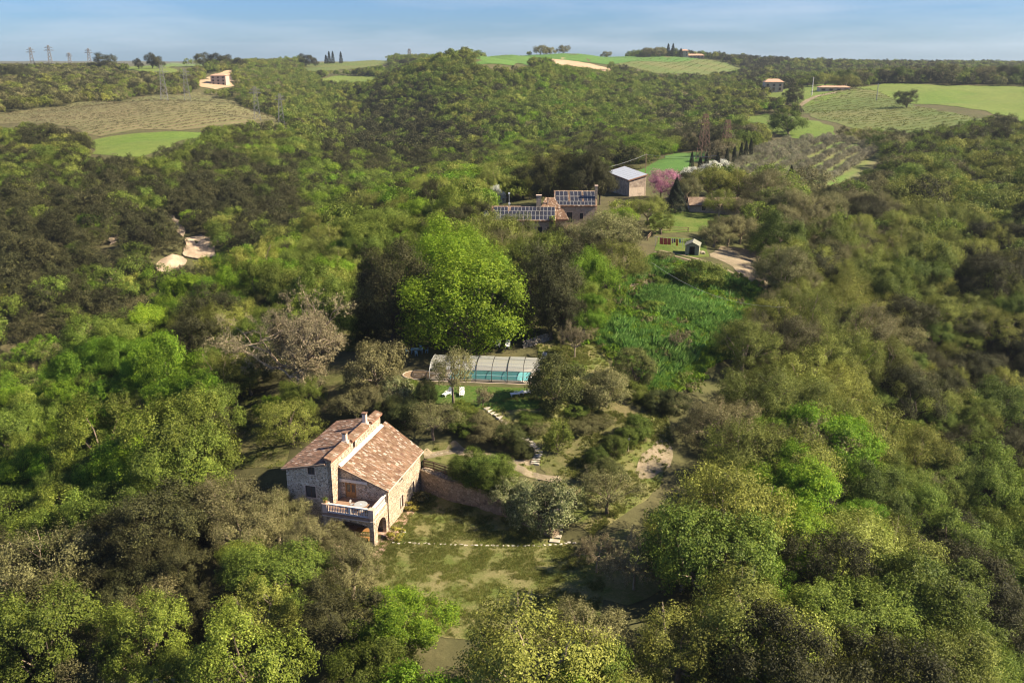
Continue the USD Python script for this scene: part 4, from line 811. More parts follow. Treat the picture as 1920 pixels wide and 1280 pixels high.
for k in range(n):
    v = [(*fr[k], -.6), (*fr[k + 1], -.6), (*bk[k + 1], -.6), (*bk[k], -.6), (*fr[k], topz[k]), (*fr[k + 1], topz[k + 1]), (*bk[k + 1], topz[k + 1]), (*bk[k], topz[k])]
    mb.add(v, [[0, 1, 5, 4], [3, 7, 6, 2], [4, 5, 6, 7]] + ([[0, 4, 7, 3]] if k == 0 else []) + ([[1, 2, 6, 5]] if k == n - 1 else []))
obj('wall_face', mb, 'garden_wall_stone', wall)
for q in np.arange(.2, L - .2, .52):
    c = ln.interpolate(q); z = np.interp(q / L, np.linspace(0, 1, n + 1), topz); r_ = rock(rngG, .27, .3, .12); b_ = back[min(n, int(q / L * n))]
    r_.apply_translation([c.x + b_[0] * .25, c.y + b_[1] * .25, z + .03]); obj('coping_stone', r_, 'limestone', wall)
fence = thing('garden_fence', 'brown three-rail wooden fence on top of the retaining wall', 'fence')
FP = np.array([hw(-.3, 14.0)[:2], (-9.3, 95.0), (-7.9, 93.95), (-6.5, 93.0), (-5.2, 92.4)])
for q in FP: z = float(zg(q[0] + .2, q[1] + .6)); obj('post', MB().box(q[0] - .06, q[1] - .06, 2.3, q[0] + .06, q[1] + .06, 3.85), 'wood_dark', fence)
for a_, b_ in zip(FP[:-1], FP[1:]):
    for z in (3.0, 3.35, 3.7): obj('rail', MB().beam((*a_, z), (*b_, z), .05, .13), 'wood_dark', fence)
def stones_path(name, label, pts, z_of, step, size, m='limestone', jit=.08):
    t = thing(name, label, 'path'); l_ = sg.LineString(pts)
    for q in np.arange(0, l_.length, step):
        c = l_.interpolate(q); s = size * rngG.uniform(.75, 1.2); r_ = rock(rngG, s * .62, s * .45, .07, 11); r_.apply_transform(trimesh.transformations.rotation_matrix(rngG.uniform(-.5, .5), [0, 0, 1]))
        x, y = c.x + rngG.normal() * jit, c.y + rngG.normal() * jit; r_.apply_translation([x, y, float(zg(x, y)) + .07]); obj('stone', r_, m, t)
stones_path('stepping_stone_path', 'row of pale stepping stones crossing the dry lawn from the porch', [at_z(x, y, 0)[:2] for x, y in ((738, 1018), (790, 1019), (850, 1022), (920, 1023), (985, 1024), (1030, 1022), (1085, 1017))], None, .56, .41, 'pale_stone', .05)
stones_path('garden_stone_path', 'pale stone path on the terrace leading to the garden steps', [tuple(p) for p in GARDEN_PATH], None, .42, .42)
SP_PX = [(1003, 868, 2.7), (1010, 846, 3.0), (992, 828, 3.5), (965, 803, 4.4), (940, 784, 5.2), (913, 765, 6.0)]
SPT = np.array([at_z(*q)[:2] for q in SP_PX]); sl = sg.LineString(SPT)
stair = thing('garden_steps', 'rough stone steps climbing through the bank from the path to the pool lawn', 'steps')
ns = 24
for k in range(ns):
    q = sl.length * k / (ns - 1); c = sl.interpolate(q); d_ = sl.interpolate(min(q + .2, sl.length)), sl.interpolate(max(q - .2, 0)); dx, dy = d_[0].x - d_[1].x, d_[0].y - d_[1].y; a_ = math.atan2(dy, dx)
    b_ = trimesh.creation.box([sl.length / ns * .8 * rngG.uniform(.8, 1.15), .95 * rngG.uniform(.8, 1.15), .24]); b_.vertices += rngG.uniform(-.06, .06, b_.vertices.shape)
    b_.apply_transform(trimesh.transformations.rotation_matrix(a_ + rngG.normal() * .05, [0, 0, 1])); b_.apply_translation([c.x, c.y, float(zg(c.x, c.y)) + .02]); obj('step', b_, 'limestone', stair)
# lower steps at the end of the wall
stair2 = thing('lower_steps', 'shaded stone steps beside the wall end and the pale shrubs', 'steps')
for k in range(9):
    u = k / 8; x, y = 4.6 + 1.5 * u, 83.4 + 7.5 * u; b_ = trimesh.creation.box([1.1, .6, .3]); b_.vertices += rngG.uniform(-.03, .03, b_.vertices.shape); b_.apply_transform(trimesh.transformations.rotation_matrix(-.2, [0, 0, 1])); b_.apply_translation([x, y, float(zg(x, y)) + .03]); obj('step', b_, 'limestone', stair2)

# ---------------------------------------------------------------- the pool under its cover
PA, PB = at_z(805.3, 713.6, 6.0), at_z(1010, 720.6, 6.0)
PL = float(np.linalg.norm(PB - PA)); PROT = math.atan2(PB[1] - PA[1], PB[0] - PA[0])
PD, PHH = 6.2, 2.35    # depth of the cover and its height
pz = 6.06
mat('pool_water', {'g': ('geometry', {}), 'n': ('noise_texture', {'scale': 2.5, 'detail': 3.0}), 'b': ('bump', {'strength': .15, 'distance': .05}), 'gl': ('glossy_bsdf', {'roughness': .03}), 'df': ('principled_bsdf', {'base_color': (.26, .70, .76), 'roughness': .5}),
     't': ('transparent_bsdf', {'color': (.45, .85, .88)}), 'f': ('fresnel', {'IOR': 1.33}), 'm1': ('mix_closure', {'fac': .55}), 'm': ('mix_closure', {})},
    [('g.position', 'n.vector'), ('n.fac', 'b.height'), ('b.normal', 'gl.normal'), ('df.BSDF', 'm1.closure2'), ('t.BSDF', 'm1.closure1'), ('f.fac', 'm.fac'), ('m1.closure', 'm.closure1'), ('gl.BSDF', 'm.closure2')], surface='m.closure')
mat('cover_clear', {'gl': ('glossy_bsdf', {'roughness': .05}), 't': ('transparent_bsdf', {'color': (.93, .95, .95)}), 'f': ('fresnel', {'IOR': 1.25}), 'm': ('mix_closure', {})}, [('f.fac', 'm.fac'), ('t.BSDF', 'm.closure1'), ('gl.BSDF', 'm.closure2')], surface='m.closure')
mat('cover_milky', {'tc': ('texture_coordinate', {}), 'w': ('wave_texture', {'scale': 3.5, 'bands_direction': 'x'}), 'r': ('rgb_ramp', {'ramp': [(.2, (.40, .39, .35)), (.8, (.52, .50, .45))]}), 'd': ('principled_bsdf', {'roughness': .35}), 'tl': ('translucent_bsdf', {'color': (.42, .42, .38)}), 't': ('transparent_bsdf', {'color': (.8, .82, .8)}), 'm': ('mix_closure', {'fac': .3}), 'm2': ('mix_closure', {'fac': .28})},
    [('tc.object', 'w.vector'), ('w.fac', 'r.fac'), ('r.color', 'd.base_color'), ('d.BSDF', 'm.closure1'), ('tl.BSDF', 'm.closure2'), ('m.closure', 'm2.closure1'), ('t.BSDF', 'm2.closure2')], surface='m2.closure')
pool_at = (PA[0], PA[1], 0)
pool = thing('swimming_pool', 'turquoise swimming pool with pale stone edge under the long arched cover', 'swimming pool', pool_at, PROT)
x0, x1, y0, y1 = 2.6, PL - 1.35, 1.05, 4.9
dk = sg.box(-.3, -.25, PL + .6, PD + .3).difference(sg.box(x0, y0, x1, y1))
obj('deck', MB().prism(dk, 5.6, pz), 'stucco_pale', pool)
obj('basin', MB().box(x0 - .002, y0 - .1, 4.4, x1 + .002, y0 - .002, pz - .005).box(x0 - .002, y1 + .002, 4.4, x1 + .002, y1 + .1, pz - .005).box(x0 - .1, y0 - .1, 4.4, x0 - .004, y1 + .1, pz - .005).box(x1 + .004, y0 - .1, 4.4, x1 + .1, y1 + .1, pz - .005).box(x0, y0, 4.3, x1, y1, 4.5), 'water_shell', pool)
obj('water', MB().quad((x0, y0, pz - .12), (x1, y0, pz - .12), (x1, y1, pz - .12), (x0, y1, pz - .12)), 'pool_water', pool)
cop = MB()
for q in np.arange(x0 - .3, x1 + .3, .6):
    e = min(q + .585, x1 + .3)
    for ya, yb in ((y0 - .3, y0), (y1, y1 + .3)): obj('coping_slab', MB().box(q, ya, pz + .003, e, yb, pz + .045), 'stucco_white', pool)
for q in np.arange(y0, y1, .6):
    for xa, xb in ((x0 - .3, x0), (x1, x1 + .3)): obj('coping_slab', MB().box(xa, q, pz + .003, xb, min(q + .585, y1), pz + .045), 'stucco_white', pool)
obj('ladder', MB().tube([[x1 - 1.0, y0 + .05, pz - .5], [x1 - 1.0, y0 + .05, pz + .5], [x1 - 1.0, y0 - .35, pz + .5], [x1 - 1.0, y0 - .35, pz]], .025, 6).tube([[x1 - 1.5, y0 + .05, pz - .5], [x1 - 1.5, y0 + .05, pz + .5], [x1 - 1.5, y0 - .35, pz + .5], [x1 - 1.5, y0 - .35, pz]], .025, 6), 'metal_grey', pool)
cover = thing('pool_cover', 'long arched telescopic pool cover of milky panels with clear lower sides', 'pool cover', pool_at, PROT)
def arc(u, s=0.0):
    """The cover's outline from the front edge (u=0) over the top (.5) to the back (1)."""
    a = np.pi * (1 - u); c, sn = np.cos(a), np.sin(a)
    y = PD / 2 + (PD / 2 + s) * np.sign(c) * np.abs(c) ** .62; z = (PHH + s) * np.abs(sn) ** .72
    return y, z
NS = 7; SEG = PL / NS
for k in range(NS):
    xa, xb = k * SEG, (k + 1) * SEG; s = .05 * (k % 2)
    U = np.linspace(0, 1, 33)
    def strip(u0, u1, n, mtl, nm):
        u = np.linspace(u0, u1, n); y, z = arc(u, s); v = np.vstack([np.column_stack([np.full(n, xa + .03), y, z + pz]), np.column_stack([np.full(n, xb - .03), y, z + pz])])
        obj(nm, (v, np.array([[j, n + j, n + j + 1, j + 1] for j in range(n - 1)])), mtl, cover, smooth=True)
    strip(0, .2, 6, 'cover_clear', 'clear_panel'); strip(.205, .3, 5, 'cover_milky', 'panel'); strip(.305, .5, 12, 'cover_milky', 'panel'); strip(.505, .83, 12, 'cover_milky', 'panel'); strip(.835, 1, 6, 'cover_clear', 'clear_panel')
    y, z = arc(U, s + .02)
    obj('arch_rib', MB().tube(np.column_stack([np.full(33, xa), y, z + pz]), .055, 5), 'metal_dark' if k else 'metal_grey', cover)
    for u in (.1, .2025, .3025, .40, .5025, .8325): yy, zz = arc(np.array([u]), s + .01); obj('purlin', MB().tube([[xa, yy[0], zz[0] + pz], [xb, yy[0], zz[0] + pz]], .026, 4), 'metal_grey', cover)
y, z = arc(np.linspace(0, 1, 33), .02); obj('arch_rib', MB().tube(np.column_stack([np.full(33, PL), y, z + pz]), .055, 5), 'metal_grey', cover)
obj('base_rail', MB().box(-.1, -.05, pz + .002, PL + .1, .06, pz + .09).box(-.1, PD - .06, pz + .002, PL + .1, PD + .05, pz + .09), 'metal_dark', cover)
t = thing('oval_deck', 'oval brown wooden deck with a pale ring at the left end of the pool', 'deck', at_z(786, 703, 6.05), PROT)
el = sg.Point(0, 0).buffer(1, 24); import shapely.affinity as sa
obj('deck_board', MB().prism(sa.scale(el, 2.3, 1.75), -.3, .05), 'wood_weathered', t); obj('rim', MB().prism(sa.scale(el, 2.4, 1.85).difference(sa.scale(el, 2.28, 1.73)), -.3, .09), 'stucco_pale', t)
obj('ring', MB().prism(sa.scale(el, .75, .5).difference(sa.scale(el, .66, .42)), .052, .075), 'stucco_pale', t)

# loungers and garden seats
def lounger(name, label, x, y, z, rz, back_up=.35, group=None, m='white_plastic'):
    t = thing(name, label, 'sun lounger', (x, y, z), rz, group=group)
    obj('seat', MB().box(-.68, -.33, .30, .45, .33, .36), m, t)
    for q in np.linspace(-.6, .38, 6): pass
    obj('backrest', MB().beam((.45, 0, .33), (.45 + .75 * math.cos(back_up), 0, .33 + .75 * math.sin(back_up)), .66, .06), m, t)
    for sx in (-.55, .5):
        for sy in (-.28, .28): obj('leg', MB().box(sx - .04, sy - .03, 0, sx + .04, sy + .03, .298), m, t)
    for sy in (-.36, .36): obj('armrest', MB().tube([[-.1, sy, .3], [0, sy, .5], [.45, sy, .52], [.55, sy, .36]], .03, 5), m, t)
def on(px, py, lift=0.0): p = hit(px, py, lift); return p
p = on(966, 744); lounger('sun_lounger', 'white sun lounger on the lawn, the left one beside the dark round bush', p[0], p[1], p[2] + .05, .25)
p = on(987, 741); lounger('sun_lounger', 'white sun lounger with raised back on the lawn touching the dark round bush', p[0], p[1], p[2] + .05, .35, .6)
p = on(838, 742); lounger('garden_chair', 'white reclining chair on the lawn left of the olive before the pool', p[0], p[1], p[2] + .05, .9, .9)
p = on(866, 742); lounger('garden_chair', 'white reclining chair half hidden under the olive before the pool', p[0], p[1], p[2] + .05, 1.6, .9)
def sling(label, px, py, rz):
    p = on(px, py); t = thing('sling_chair', label, 'chair', (p[0], p[1], p[2] + .02), rz)
    obj('sling', MB().beam((-.5, 0, .34), (.3, 0, .3), .56, .04).beam((.3, 0, .3), (.75, 0, 1.0), .56, .04), 'slate_table', t)
    for sy in (-.31, .31): obj('side_frame', MB().tube([[-.55, sy, .36], [.3, sy, .33], [.78, sy, 1.03]], .03, 5).tube([[-.4, sy, .36], [-.5, sy, 0], [.4, sy, 0], [.35, sy, .33]], .03, 5), 'white_plastic', t)
sling('white framed dark sling chair at the right end of the pool, upper one', 1018, 675, 1.1); sling('white framed dark sling chair at the right end of the pool, lower one', 1036, 683, .5)
for lx, k in ((934, 1), (952, 2)):
    p = on(lx, 658); lounger('sun_lounger', ('left' if k == 1 else 'right') + ' white lounger of two showing behind the top of the pool cover', p[0], p[1], p[2] + .55, 1.5, .8)
p = on(782, 663); t = thing('patio_set', 'pale blue garden table and chairs in the shade behind the oval deck', 'table', p)
plain('blue_paint', (.18, .32, .42), .5)
obj('tabletop', MB().box(-.9, -.5, .7, .9, .5, .75), 'blue_paint', t)
for sx in (-.8, .8):
    for sy in (-.4, .4): obj('leg', MB().box(sx - .03, sy - .03, 0, sx + .03, sy + .03, .698), 'blue_paint', t)
for k, (dx, dy) in enumerate(((-1.5, .1), (1.5, 0), (0, -.95), (.4, .95))):
    c = thing('blue_chair', ('pale blue chair left of', 'pale blue chair right of', 'pale blue chair in front of', 'pale blue chair behind')[k] + ' the blue garden table in the shade', 'chair', (p[0] + dx, p[1] + dy, float(zg(p[0] + dx, p[1] + dy))), math.atan2(dy, dx))
    obj('seat', MB().box(-.22, -.22, .42, .22, .22, .46), 'blue_paint', c); obj('backrest', MB().box(.19, -.22, .47, .23, .22, .9), 'blue_paint', c)
    for sx in (-.18, .18):
        for sy in (-.18, .18): obj('leg', MB().box(sx - .02, sy - .02, 0, sx + .02, sy + .02, .418), 'blue_paint', c)
rw = thing('stone_bank', 'sunlit rough stone wall climbing behind the right end of the pool', 'wall'); RB = np.array([hit(983, 655)[:2], hit(1000, 648)[:2], hit(1028, 638)[:2]]); rl_ = sg.LineString(RB)
for q in np.arange(0, rl_.length, .42):
    c = rl_.interpolate(q)
    for lv in range(4):
        r_ = rock(rngG, .3, .25, .2); r_.apply_translation([c.x + rngG.normal() * .06, c.y + lv * .16, float(zg(c.x, c.y)) + .12 + .27 * lv]); obj('stone', r_, 'limestone', rw)
p = on(996, 634); t = thing('slatted_bench', 'pale slatted wooden bench above the rough stone wall behind the pool', 'bench', (p[0], p[1], p[2]), -.3)
for k in range(4): obj('slat', MB().box(-.9, -.3 + k * .15, .42, .9, -.19 + k * .15, .46), 'wood_weathered', t)
for k in range(2): obj('back_slat', MB().box(-.9, .32, .58 + k * .16, .9, .36, .68 + k * .16), 'wood_weathered', t)
for sx in (-.8, .8): obj('leg', MB().box(sx - .04, -.28, 0, sx + .04, .3, .418).box(sx - .04, .302, 0, sx + .04, .319, .9), 'wood_weathered', t)
t = thing('yellow_mattress', 'yellowish sun mattress lying on the grass right of the sling chairs', 'mattress', on(1056, 676) + [0, 0, .03], .1)
plain('yellow_cloth', (.30, .26, .06), .9, noise=.2); obj('pad', MB().box(-.95, -.33, 0, .4, .33, .1), 'yellow_cloth', t); obj('head_pad', MB().box(.42, -.33, 0, .95, .33, .14), 'yellow_cloth', t)
r_ = rock(rngG, .28, .22, .2); p = at_z(757, 998, 0); r_.apply_translation(p + [0, 0, .14]); single('white_stone', r_, 'stucco_white', 'white stone at the paving edge beside the yellow shrub', 'stone')
t = thing('garden_lamp', 'small garden lamp post with globe beside the clipped shrubs', 'lamp', on(1178, 850)); obj('post', MB().tube([[0, 0, -.2], [0, 0, 1.5]], .05, 6), 'stucco_pale', t); obj('globe', MB().lathe([(.02, 1.5), (.14, 1.58), (.18, 1.7), (.12, 1.84), (0, 1.88)], 10), 'stucco_white', t, smooth=True)

# ---------------------------------------------------------------- the farm: two solar-roofed houses, barn, hut, shed, washing line
def solar_grid(parent, A, B, C, D, rows, cols, lift=.16, skip=(), gap=.05, margin=(.06, .08, .06, .08)):
    """Panels on a slope A-B (lower edge) D-C (upper edge); rows: list of (v0, v1, columns)."""
    A, B, C, D = (np.asarray(q, float) for q in (A, B, C, D)); nrm = unit(np.cross(B - A, D - A))
    P_ = lambda u, v: (A * (1 - u) + B * u) * (1 - v) + (D * (1 - u) + C * u) * v + nrm * lift
    for v0, v1, u0, u1, n in rows:
        for k in range(n):
            a, b = u0 + (u1 - u0) * k / n, u0 + (u1 - u0) * (k + 1) / n; g = (b - a) * .012; h = (v1 - v0) * .01
            q = [P_(a + g, v0 + h), P_(b - g, v0 + h), P_(b - g, v1 - h), P_(a + g, v1 - h)]
            pn = obj('solar_panel', MB().slab(q, .05), 'solar_frame', parent)
            g2 = (b - a) * .055; h2 = (v1 - v0) * .035; q = [P_(a + g2, v0 + h2) + nrm * .004, P_(b - g2, v0 + h2) + nrm * .004, P_(b - g2, v1 - h2) + nrm * .004, P_(a + g2, v1 - h2) + nrm * .004]
            obj('cells', MB().quad(*q), 'solar_blue', pn)
def gable_house(t, x0, x1, y0, y1, zb, ze, zr, wall, over=.35, tile='roof_tile', mono=False, wid=.30):
    """A simple house in its own frame: eaves along x at y0 and y1, ridge half-way (or at the back)."""
    ym = y1 if mono else (y0 + y1) / 2
    prof = sg.Polygon([(y0, zb), (y1, zb), (y1, zr if mono else ze)] + ([] if mono else [(ym, zr)]) + [(y0, ze)])
    obj('wall', MB().box(x0 + .3, y0, zb, x1 - .3, y0 + .3, ze - .02), wall, t); obj('wall', MB().box(x0 + .3, y1 - .3, zb, x1 - .3, y1, (zr if mono else ze) - .02), wall, t)
    for xa in (x0, x1 - .298): obj('gable_wall', upright(prof, .298, (xa, 0, 0), Yv, X), wall, t)
    rt, rb = MB(), MB(); sl_ = (zr - ze) / (ym - y0); o = over
    A, B, C, D = (x0 - o, y0 - o, ze - o * sl_ + .1), (x1 + o, y0 - o, ze - o * sl_ + .1), (x1 + o, ym + (o if mono else 0), zr + (o * sl_ if mono else 0) + .1), (x0 - o, ym + (o if mono else 0), zr + (o * sl_ if mono else 0) + .1)
    tile_roof(rt, rb, A, B, C, D, wid, .5, rng=np.random.default_rng(5))
    rf = obj('roof_slope', rb, 'roof_bed', t); obj('roof_tiles', rt, tile, rf, smooth=50)
    if not mono:
        rt, rb = MB(), MB(); tile_roof(rt, rb, (x1 + o, y1 + o, ze - o * sl_ + .1), (x0 - o, y1 + o, ze - o * sl_ + .1), D, C, wid, .5, rng=np.random.default_rng(6))
        rf2 = obj('roof_slope', rb, 'roof_bed', t); obj('roof_tiles', rt, tile, rf2, smooth=50); obj('ridge', MB().tube([D, C], .16, 6), tile, t)
    return A, B, C, D
def small_window(t, x0, z0, x1, z1, y, pane='dark_glass'):
    w = obj('window', MB().box(x0 - .12, y - .03, z0 - .12, x1 + .12, y + .02, z0).box(x0 - .12, y - .03, z1, x1 + .12, y + .02, z1 + .12).box(x0 - .12, y - .03, z0, x0, y + .02, z1).box(x1, y - .03, z0, x1 + .12, y + .02, z1), 'quoin', t)
    obj('pane', MB().box(x0, y - .012, z0, x1, y + .01, z1), pane, w)
    return w
# left house: long low roof with solar panels
f1 = thing('farmhouse', 'long low stone farmhouse whose tiled roof carries rows of dark solar panels', 'house', (-4.4, 189.8, 0), math.radians(-2))
A, B, C, D = gable_house(f1, 0, 13.6, 0, 11.5, 8, 15.5, 17.5, 'farm_stone')
solar_grid(f1, A, B, C, D, [(.05, .345, .03, .985, 16), (.35, .645, .03, .985, 16), (.65, .945, .30, .985, 12)], 17)
for u in range(5): pass
solar_grid(f1, A, B, C, D, [(.65, .945, .04, .26, 4)], 5)
for x in (4.6, 7.2, 9.9): small_window(f1, x, 12.2, x + 1.1, 14.2, 0)
for x in (2.0, 12.0): small_window(f1, x, 13.0, x + .8, 14.2, 0)
ch = obj('chimney', MB().box(9.6, 5.4, 16.2, 10.7, 6.4, 20.0), 'farm_stone', f1); obj('chimney_cap', MB().box(9.5, 5.3, 20.002, 10.8, 6.5, 20.18), 'quoin', ch)
ch = obj('chimney', MB().box(12.0, 7.2, 16.2, 12.35, 7.6, 19.2), 'quoin', f1); obj('chimney_cap', MB().box(11.92, 7.12, 19.202, 12.43, 7.68, 19.35), 'roof_tile', ch)
rt, rb = MB(), MB(); tile_roof(rt, rb, (10.6, 6.2, 17.3), (15.2, 6.2, 17.1), (13.6, 9.5, 19.0), (11.6, 9.5, 19.0), .3, .5); rf = obj('roof_slope', rb, 'roof_bed', f1); obj('roof_tiles', rt, 'roof_tile', rf)
p_ = obj('porch_wall', MB().box(13.6, 1.8, 8, 16.3, 6.0, 15.4), 'farm_stone', f1); rt, rb = MB(), MB(); tile_roof(rt, rb, (13.4, 1.2, 15.5), (16.9, 1.2, 15.5), (15.6, 5.8, 17.0), (13.4, 5.8, 17.0), .3, .5); rf = obj('roof_slope', rb, 'roof_bed', f1); obj('roof_tiles', rt, 'roof_tile', rf)
obj('porch_wall', MB().box(15.9, -1.5, 8, 18.8, 2.6, 13.2), 'farm_stone', f1); rt, rb = MB(), MB(); tile_roof(rt, rb, (15.7, -1.9, 13.1), (19.2, -1.9, 13.1), (19.2, 2.8, 14.2), (15.7, 2.8, 14.2), .3, .5); rf = obj('roof_slope', rb, 'roof_bed', f1); obj('roof_tiles', rt, 'roof_tile', rf)
obj('ivy', leaves(*(lambda r: (np.column_stack([13.0 + r.uniform(-.5, .8, 700), -.15 + r.uniform(-.3, .4, 700), r.uniform(11, 16.6, 700)]), unit(r.normal(size=(700, 3)) + [0, -1, .3])))(np.random.default_rng(4)), np.full(700, .32), np.random.default_rng(4)), 'leaf_yellow', f1)
t = thing('satellite_dish', 'white satellite dish at the left end of the solar-roofed farmhouse', 'satellite dish', (-5.6, 192, 0))
obj('dish', MB().lathe([(0, 0), (.35, .04), (.6, .14), (.75, .26), (.74, .29), (.58, .17), (0, .03)], 16).move(trimesh.transformations.rotation_matrix(math.radians(70), [1, -.3, 0])).move(trimesh.transformations.translation_matrix([0, -.2, 16.6])), 'white_plastic', t, smooth=40); obj('mast', MB().tube([[0, 0, 8], [0, 0, 16.7]], .05, 5), 'metal_grey', t)
for k, (px, py, Y, zt) in enumerate(((954.5, 363, 196, 0), (955, 382, 193, 0))):
    p = at_y(px, py, Y); t = thing('roof_aerial', ('tall' if k == 0 else 'short') + ' aerial pole above the ridge of the solar-roofed farmhouse', 'aerial', (p[0], p[1], p[2])); obj('mast', MB().tube([[0, 0, -4], [0, 0, .2]], .06, 5), 'metal_grey', t); obj('head', MB().box(-.22, -.1, -.15, .22, .1, .25), 'white_plastic', t)
# right house, taller
f2 = thing('farmhouse', 'taller stone farmhouse with solar panels and a chimney on its right gable', 'house', (10.1, 203.2, 0), math.radians(-1.5))
A, B, C, D = gable_house(f2, 0, 9.2, 0, 12, 8, 16.5, 18.9, 'farm_stone')
solar_grid(f2, A, B, C, D, [(.04, .27, .04, .96, 11), (.28, .61, .04, .33, 3), (.62, .95, .04, .33, 3), (.28, .61, .38, .66, 3), (.62, .95, .38, .66, 3), (.28, .61, .70, .97, 3), (.62, .95, .70, .97, 3)], 0)
small_window(f2, 2.6, 12.6, 3.9, 15.0, 0); small_window(f2, 5.6, 13.4, 6.4, 14.8, 0)
ch = obj('chimney', MB().box(9.21, 2.4, 8, 9.75, 3.5, 20.6), 'farm_stone', f2); obj('chimney_cap', MB().box(9.1, 2.3, 20.602, 9.85, 3.6, 20.8), 'quoin', ch)
# barn
bn = thing('barn', 'brown walled barn with a pale grey solar panel roof beside the pink tree', 'barn', (32.34, 244.4, 0), .33)
W_, Lb, Z0, ZA, ZB = 5.35, 14.5, 16.8, 1.25, .55
mat('barn_wall', {'g': ('geometry', {}), 'n': ('noise_texture', {'scale': 1.3, 'detail': 5.0}), 'r': ('rgb_ramp', {'ramp': [(.3, (.19, .14, .11)), (.6, (.33, .26, .2)), (.75, (.45, .39, .32))]}), 'p': ('principled_bsdf', {'roughness': .9})}, [('g.position', 'n.vector'), ('n.fac', 'r.fac'), ('r.color', 'p.base_color')])
zt = lambda x, y: Z0 + ZA * x / W_ + ZB * y / Lb - .22
for y in (.1, Lb - .4): obj('end_wall', upright(sg.Polygon([(.1, 8), (W_ - .1, 8), (W_ - .1, zt(W_ - .1, y)), (.1, zt(.1, y))]), .3, (0, y, 0), X, Yv), 'barn_wall', bn)
for x in (.1, W_ - .4): obj('side_wall', upright(sg.Polygon([(.402, 8), (Lb - .402, 8), (Lb - .402, zt(x, Lb)), (.402, zt(x, 0))]), .3, (x, 0, 0), Yv, X), 'barn_wall', bn)
obj('pale_base', MB().box(.12, .06, 8, W_ - .6, .098, 14.6), 'stucco_pale', bn)
A, B, C, D = (np.array([x, y, Z0 + ZA * x / W_ + ZB * y / Lb]) for x, y in ((-.3, Lb + .3), (-.3, -.3), (W_ + .3, -.3), (W_ + .3, Lb + .3)))
obj('roof', MB().slab([A, B, C, D], .2), 'roof_bed', bn)
PQ = lambda u, v: (A * (1 - u) + B * u) * (1 - v) + (D * (1 - u) + C * u) * v + np.array([-.2, 0, 1]) * .06
for k in range(7):
    for v0, v1 in ((.02, .335), (.34, .66), (.665, .98)):
        a, b = .02 + .96 * k / 7 + .004, .02 + .96 * (k + 1) / 7 - .010; pn = obj('solar_panel', MB().slab([PQ(a, v0), PQ(b, v0), PQ(b, v1), PQ(a, v1)], .05), 'grey_panel', bn)
obj('metal_door', MB().box(.05, Lb - 6, 8, .098, Lb - 4, 14.4), 'metal_grey', bn)
# low hut
tiles('roof_tile_pale', [(0, (.33, .24, .17)), (.3, (.40, .31, .23)), (.6, (.28, .2, .14)), (.8, (.46, .38, .3))]); M['hut_tile'] = M['roof_tile_pale']
hp = at_z(1300, 398, 11.7)
hut = thing('low_hut', 'low stone hut with pale tiled roof half hidden by trees on the right', 'hut', (hp[0] - 1.0, hp[1], 0), math.radians(-6))
A, B, C, D = gable_house(hut, 0, 12.5, 0, 7, 9, 13.5, 14.8, 'farm_stone', tile='hut_tile'); small_window(hut, 3.0, 12.2, 4.0, 13.3, 0)
obj('white_door', MB().box(-.05, 2.0, 9.5, -.002, 2.8, 13.4), 'stucco_white', hut)
# greenhouse shed
gp = at_z(1297, 478, 10.5); gz = float(zg(gp[0], gp[1]))
gs = thing('garden_shed', 'small pale timber greenhouse shed with open doorway beside the washing line', 'shed', (gp[0], gp[1], gz - .1), math.radians(-16))
plain('shed_green', (.20, .20, .12), .7, noise=.15); plain('shed_roof', (.20, .195, .14), .6, noise=.15)
obj('front_wall', upright(sg.Polygon([(-1.4, 0), (1.4, 0), (1.4, 2.1), (0, 2.75), (-1.4, 2.1)]).difference(sg.box(-.55, -.1, .55, 1.9)), .08, (0, 0, 0), X, Yv), 'shed_green', gs)
obj('back_wall', upright(sg.Polygon([(-1.4, 0), (1.4, 0), (1.4, 2.1), (0, 2.75), (-1.4, 2.1)]), .08, (0, 3.4, 0), X, Yv), 'shed_green', gs)
for x in (-1.4, 1.32): obj('side_wall', MB().box(x, .082, 0, x + .08, 3.398, 2.08), 'shed_green', gs)
for s_ in (-1, 1): obj('roof_panel', MB().slab([(s_ * 1.6, -.25, 2.08), (s_ * 1.6, 3.7, 2.08), (0, 3.7, 2.85), (0, -.25, 2.85)][::s_], .06), 'shed_roof', gs)
for x in (-1.0, -.6, .6, 1.0): obj('batten', MB().box(x - .03, -.04, 0, x + .03, -.002, 2.15), 'shed_roof', gs)
t = thing('white_sacks', 'pale heap of sacks and stones beside the timber shed', 'heap', hit(1316, 476))
for k in range(9): r_ = rock(rngG, .5, .4, .3); r_.apply_translation(rngG.normal(size=3) * [.9, .6, 0] + [0, 0, .25]); obj('stone', r_, 'limestone', t)
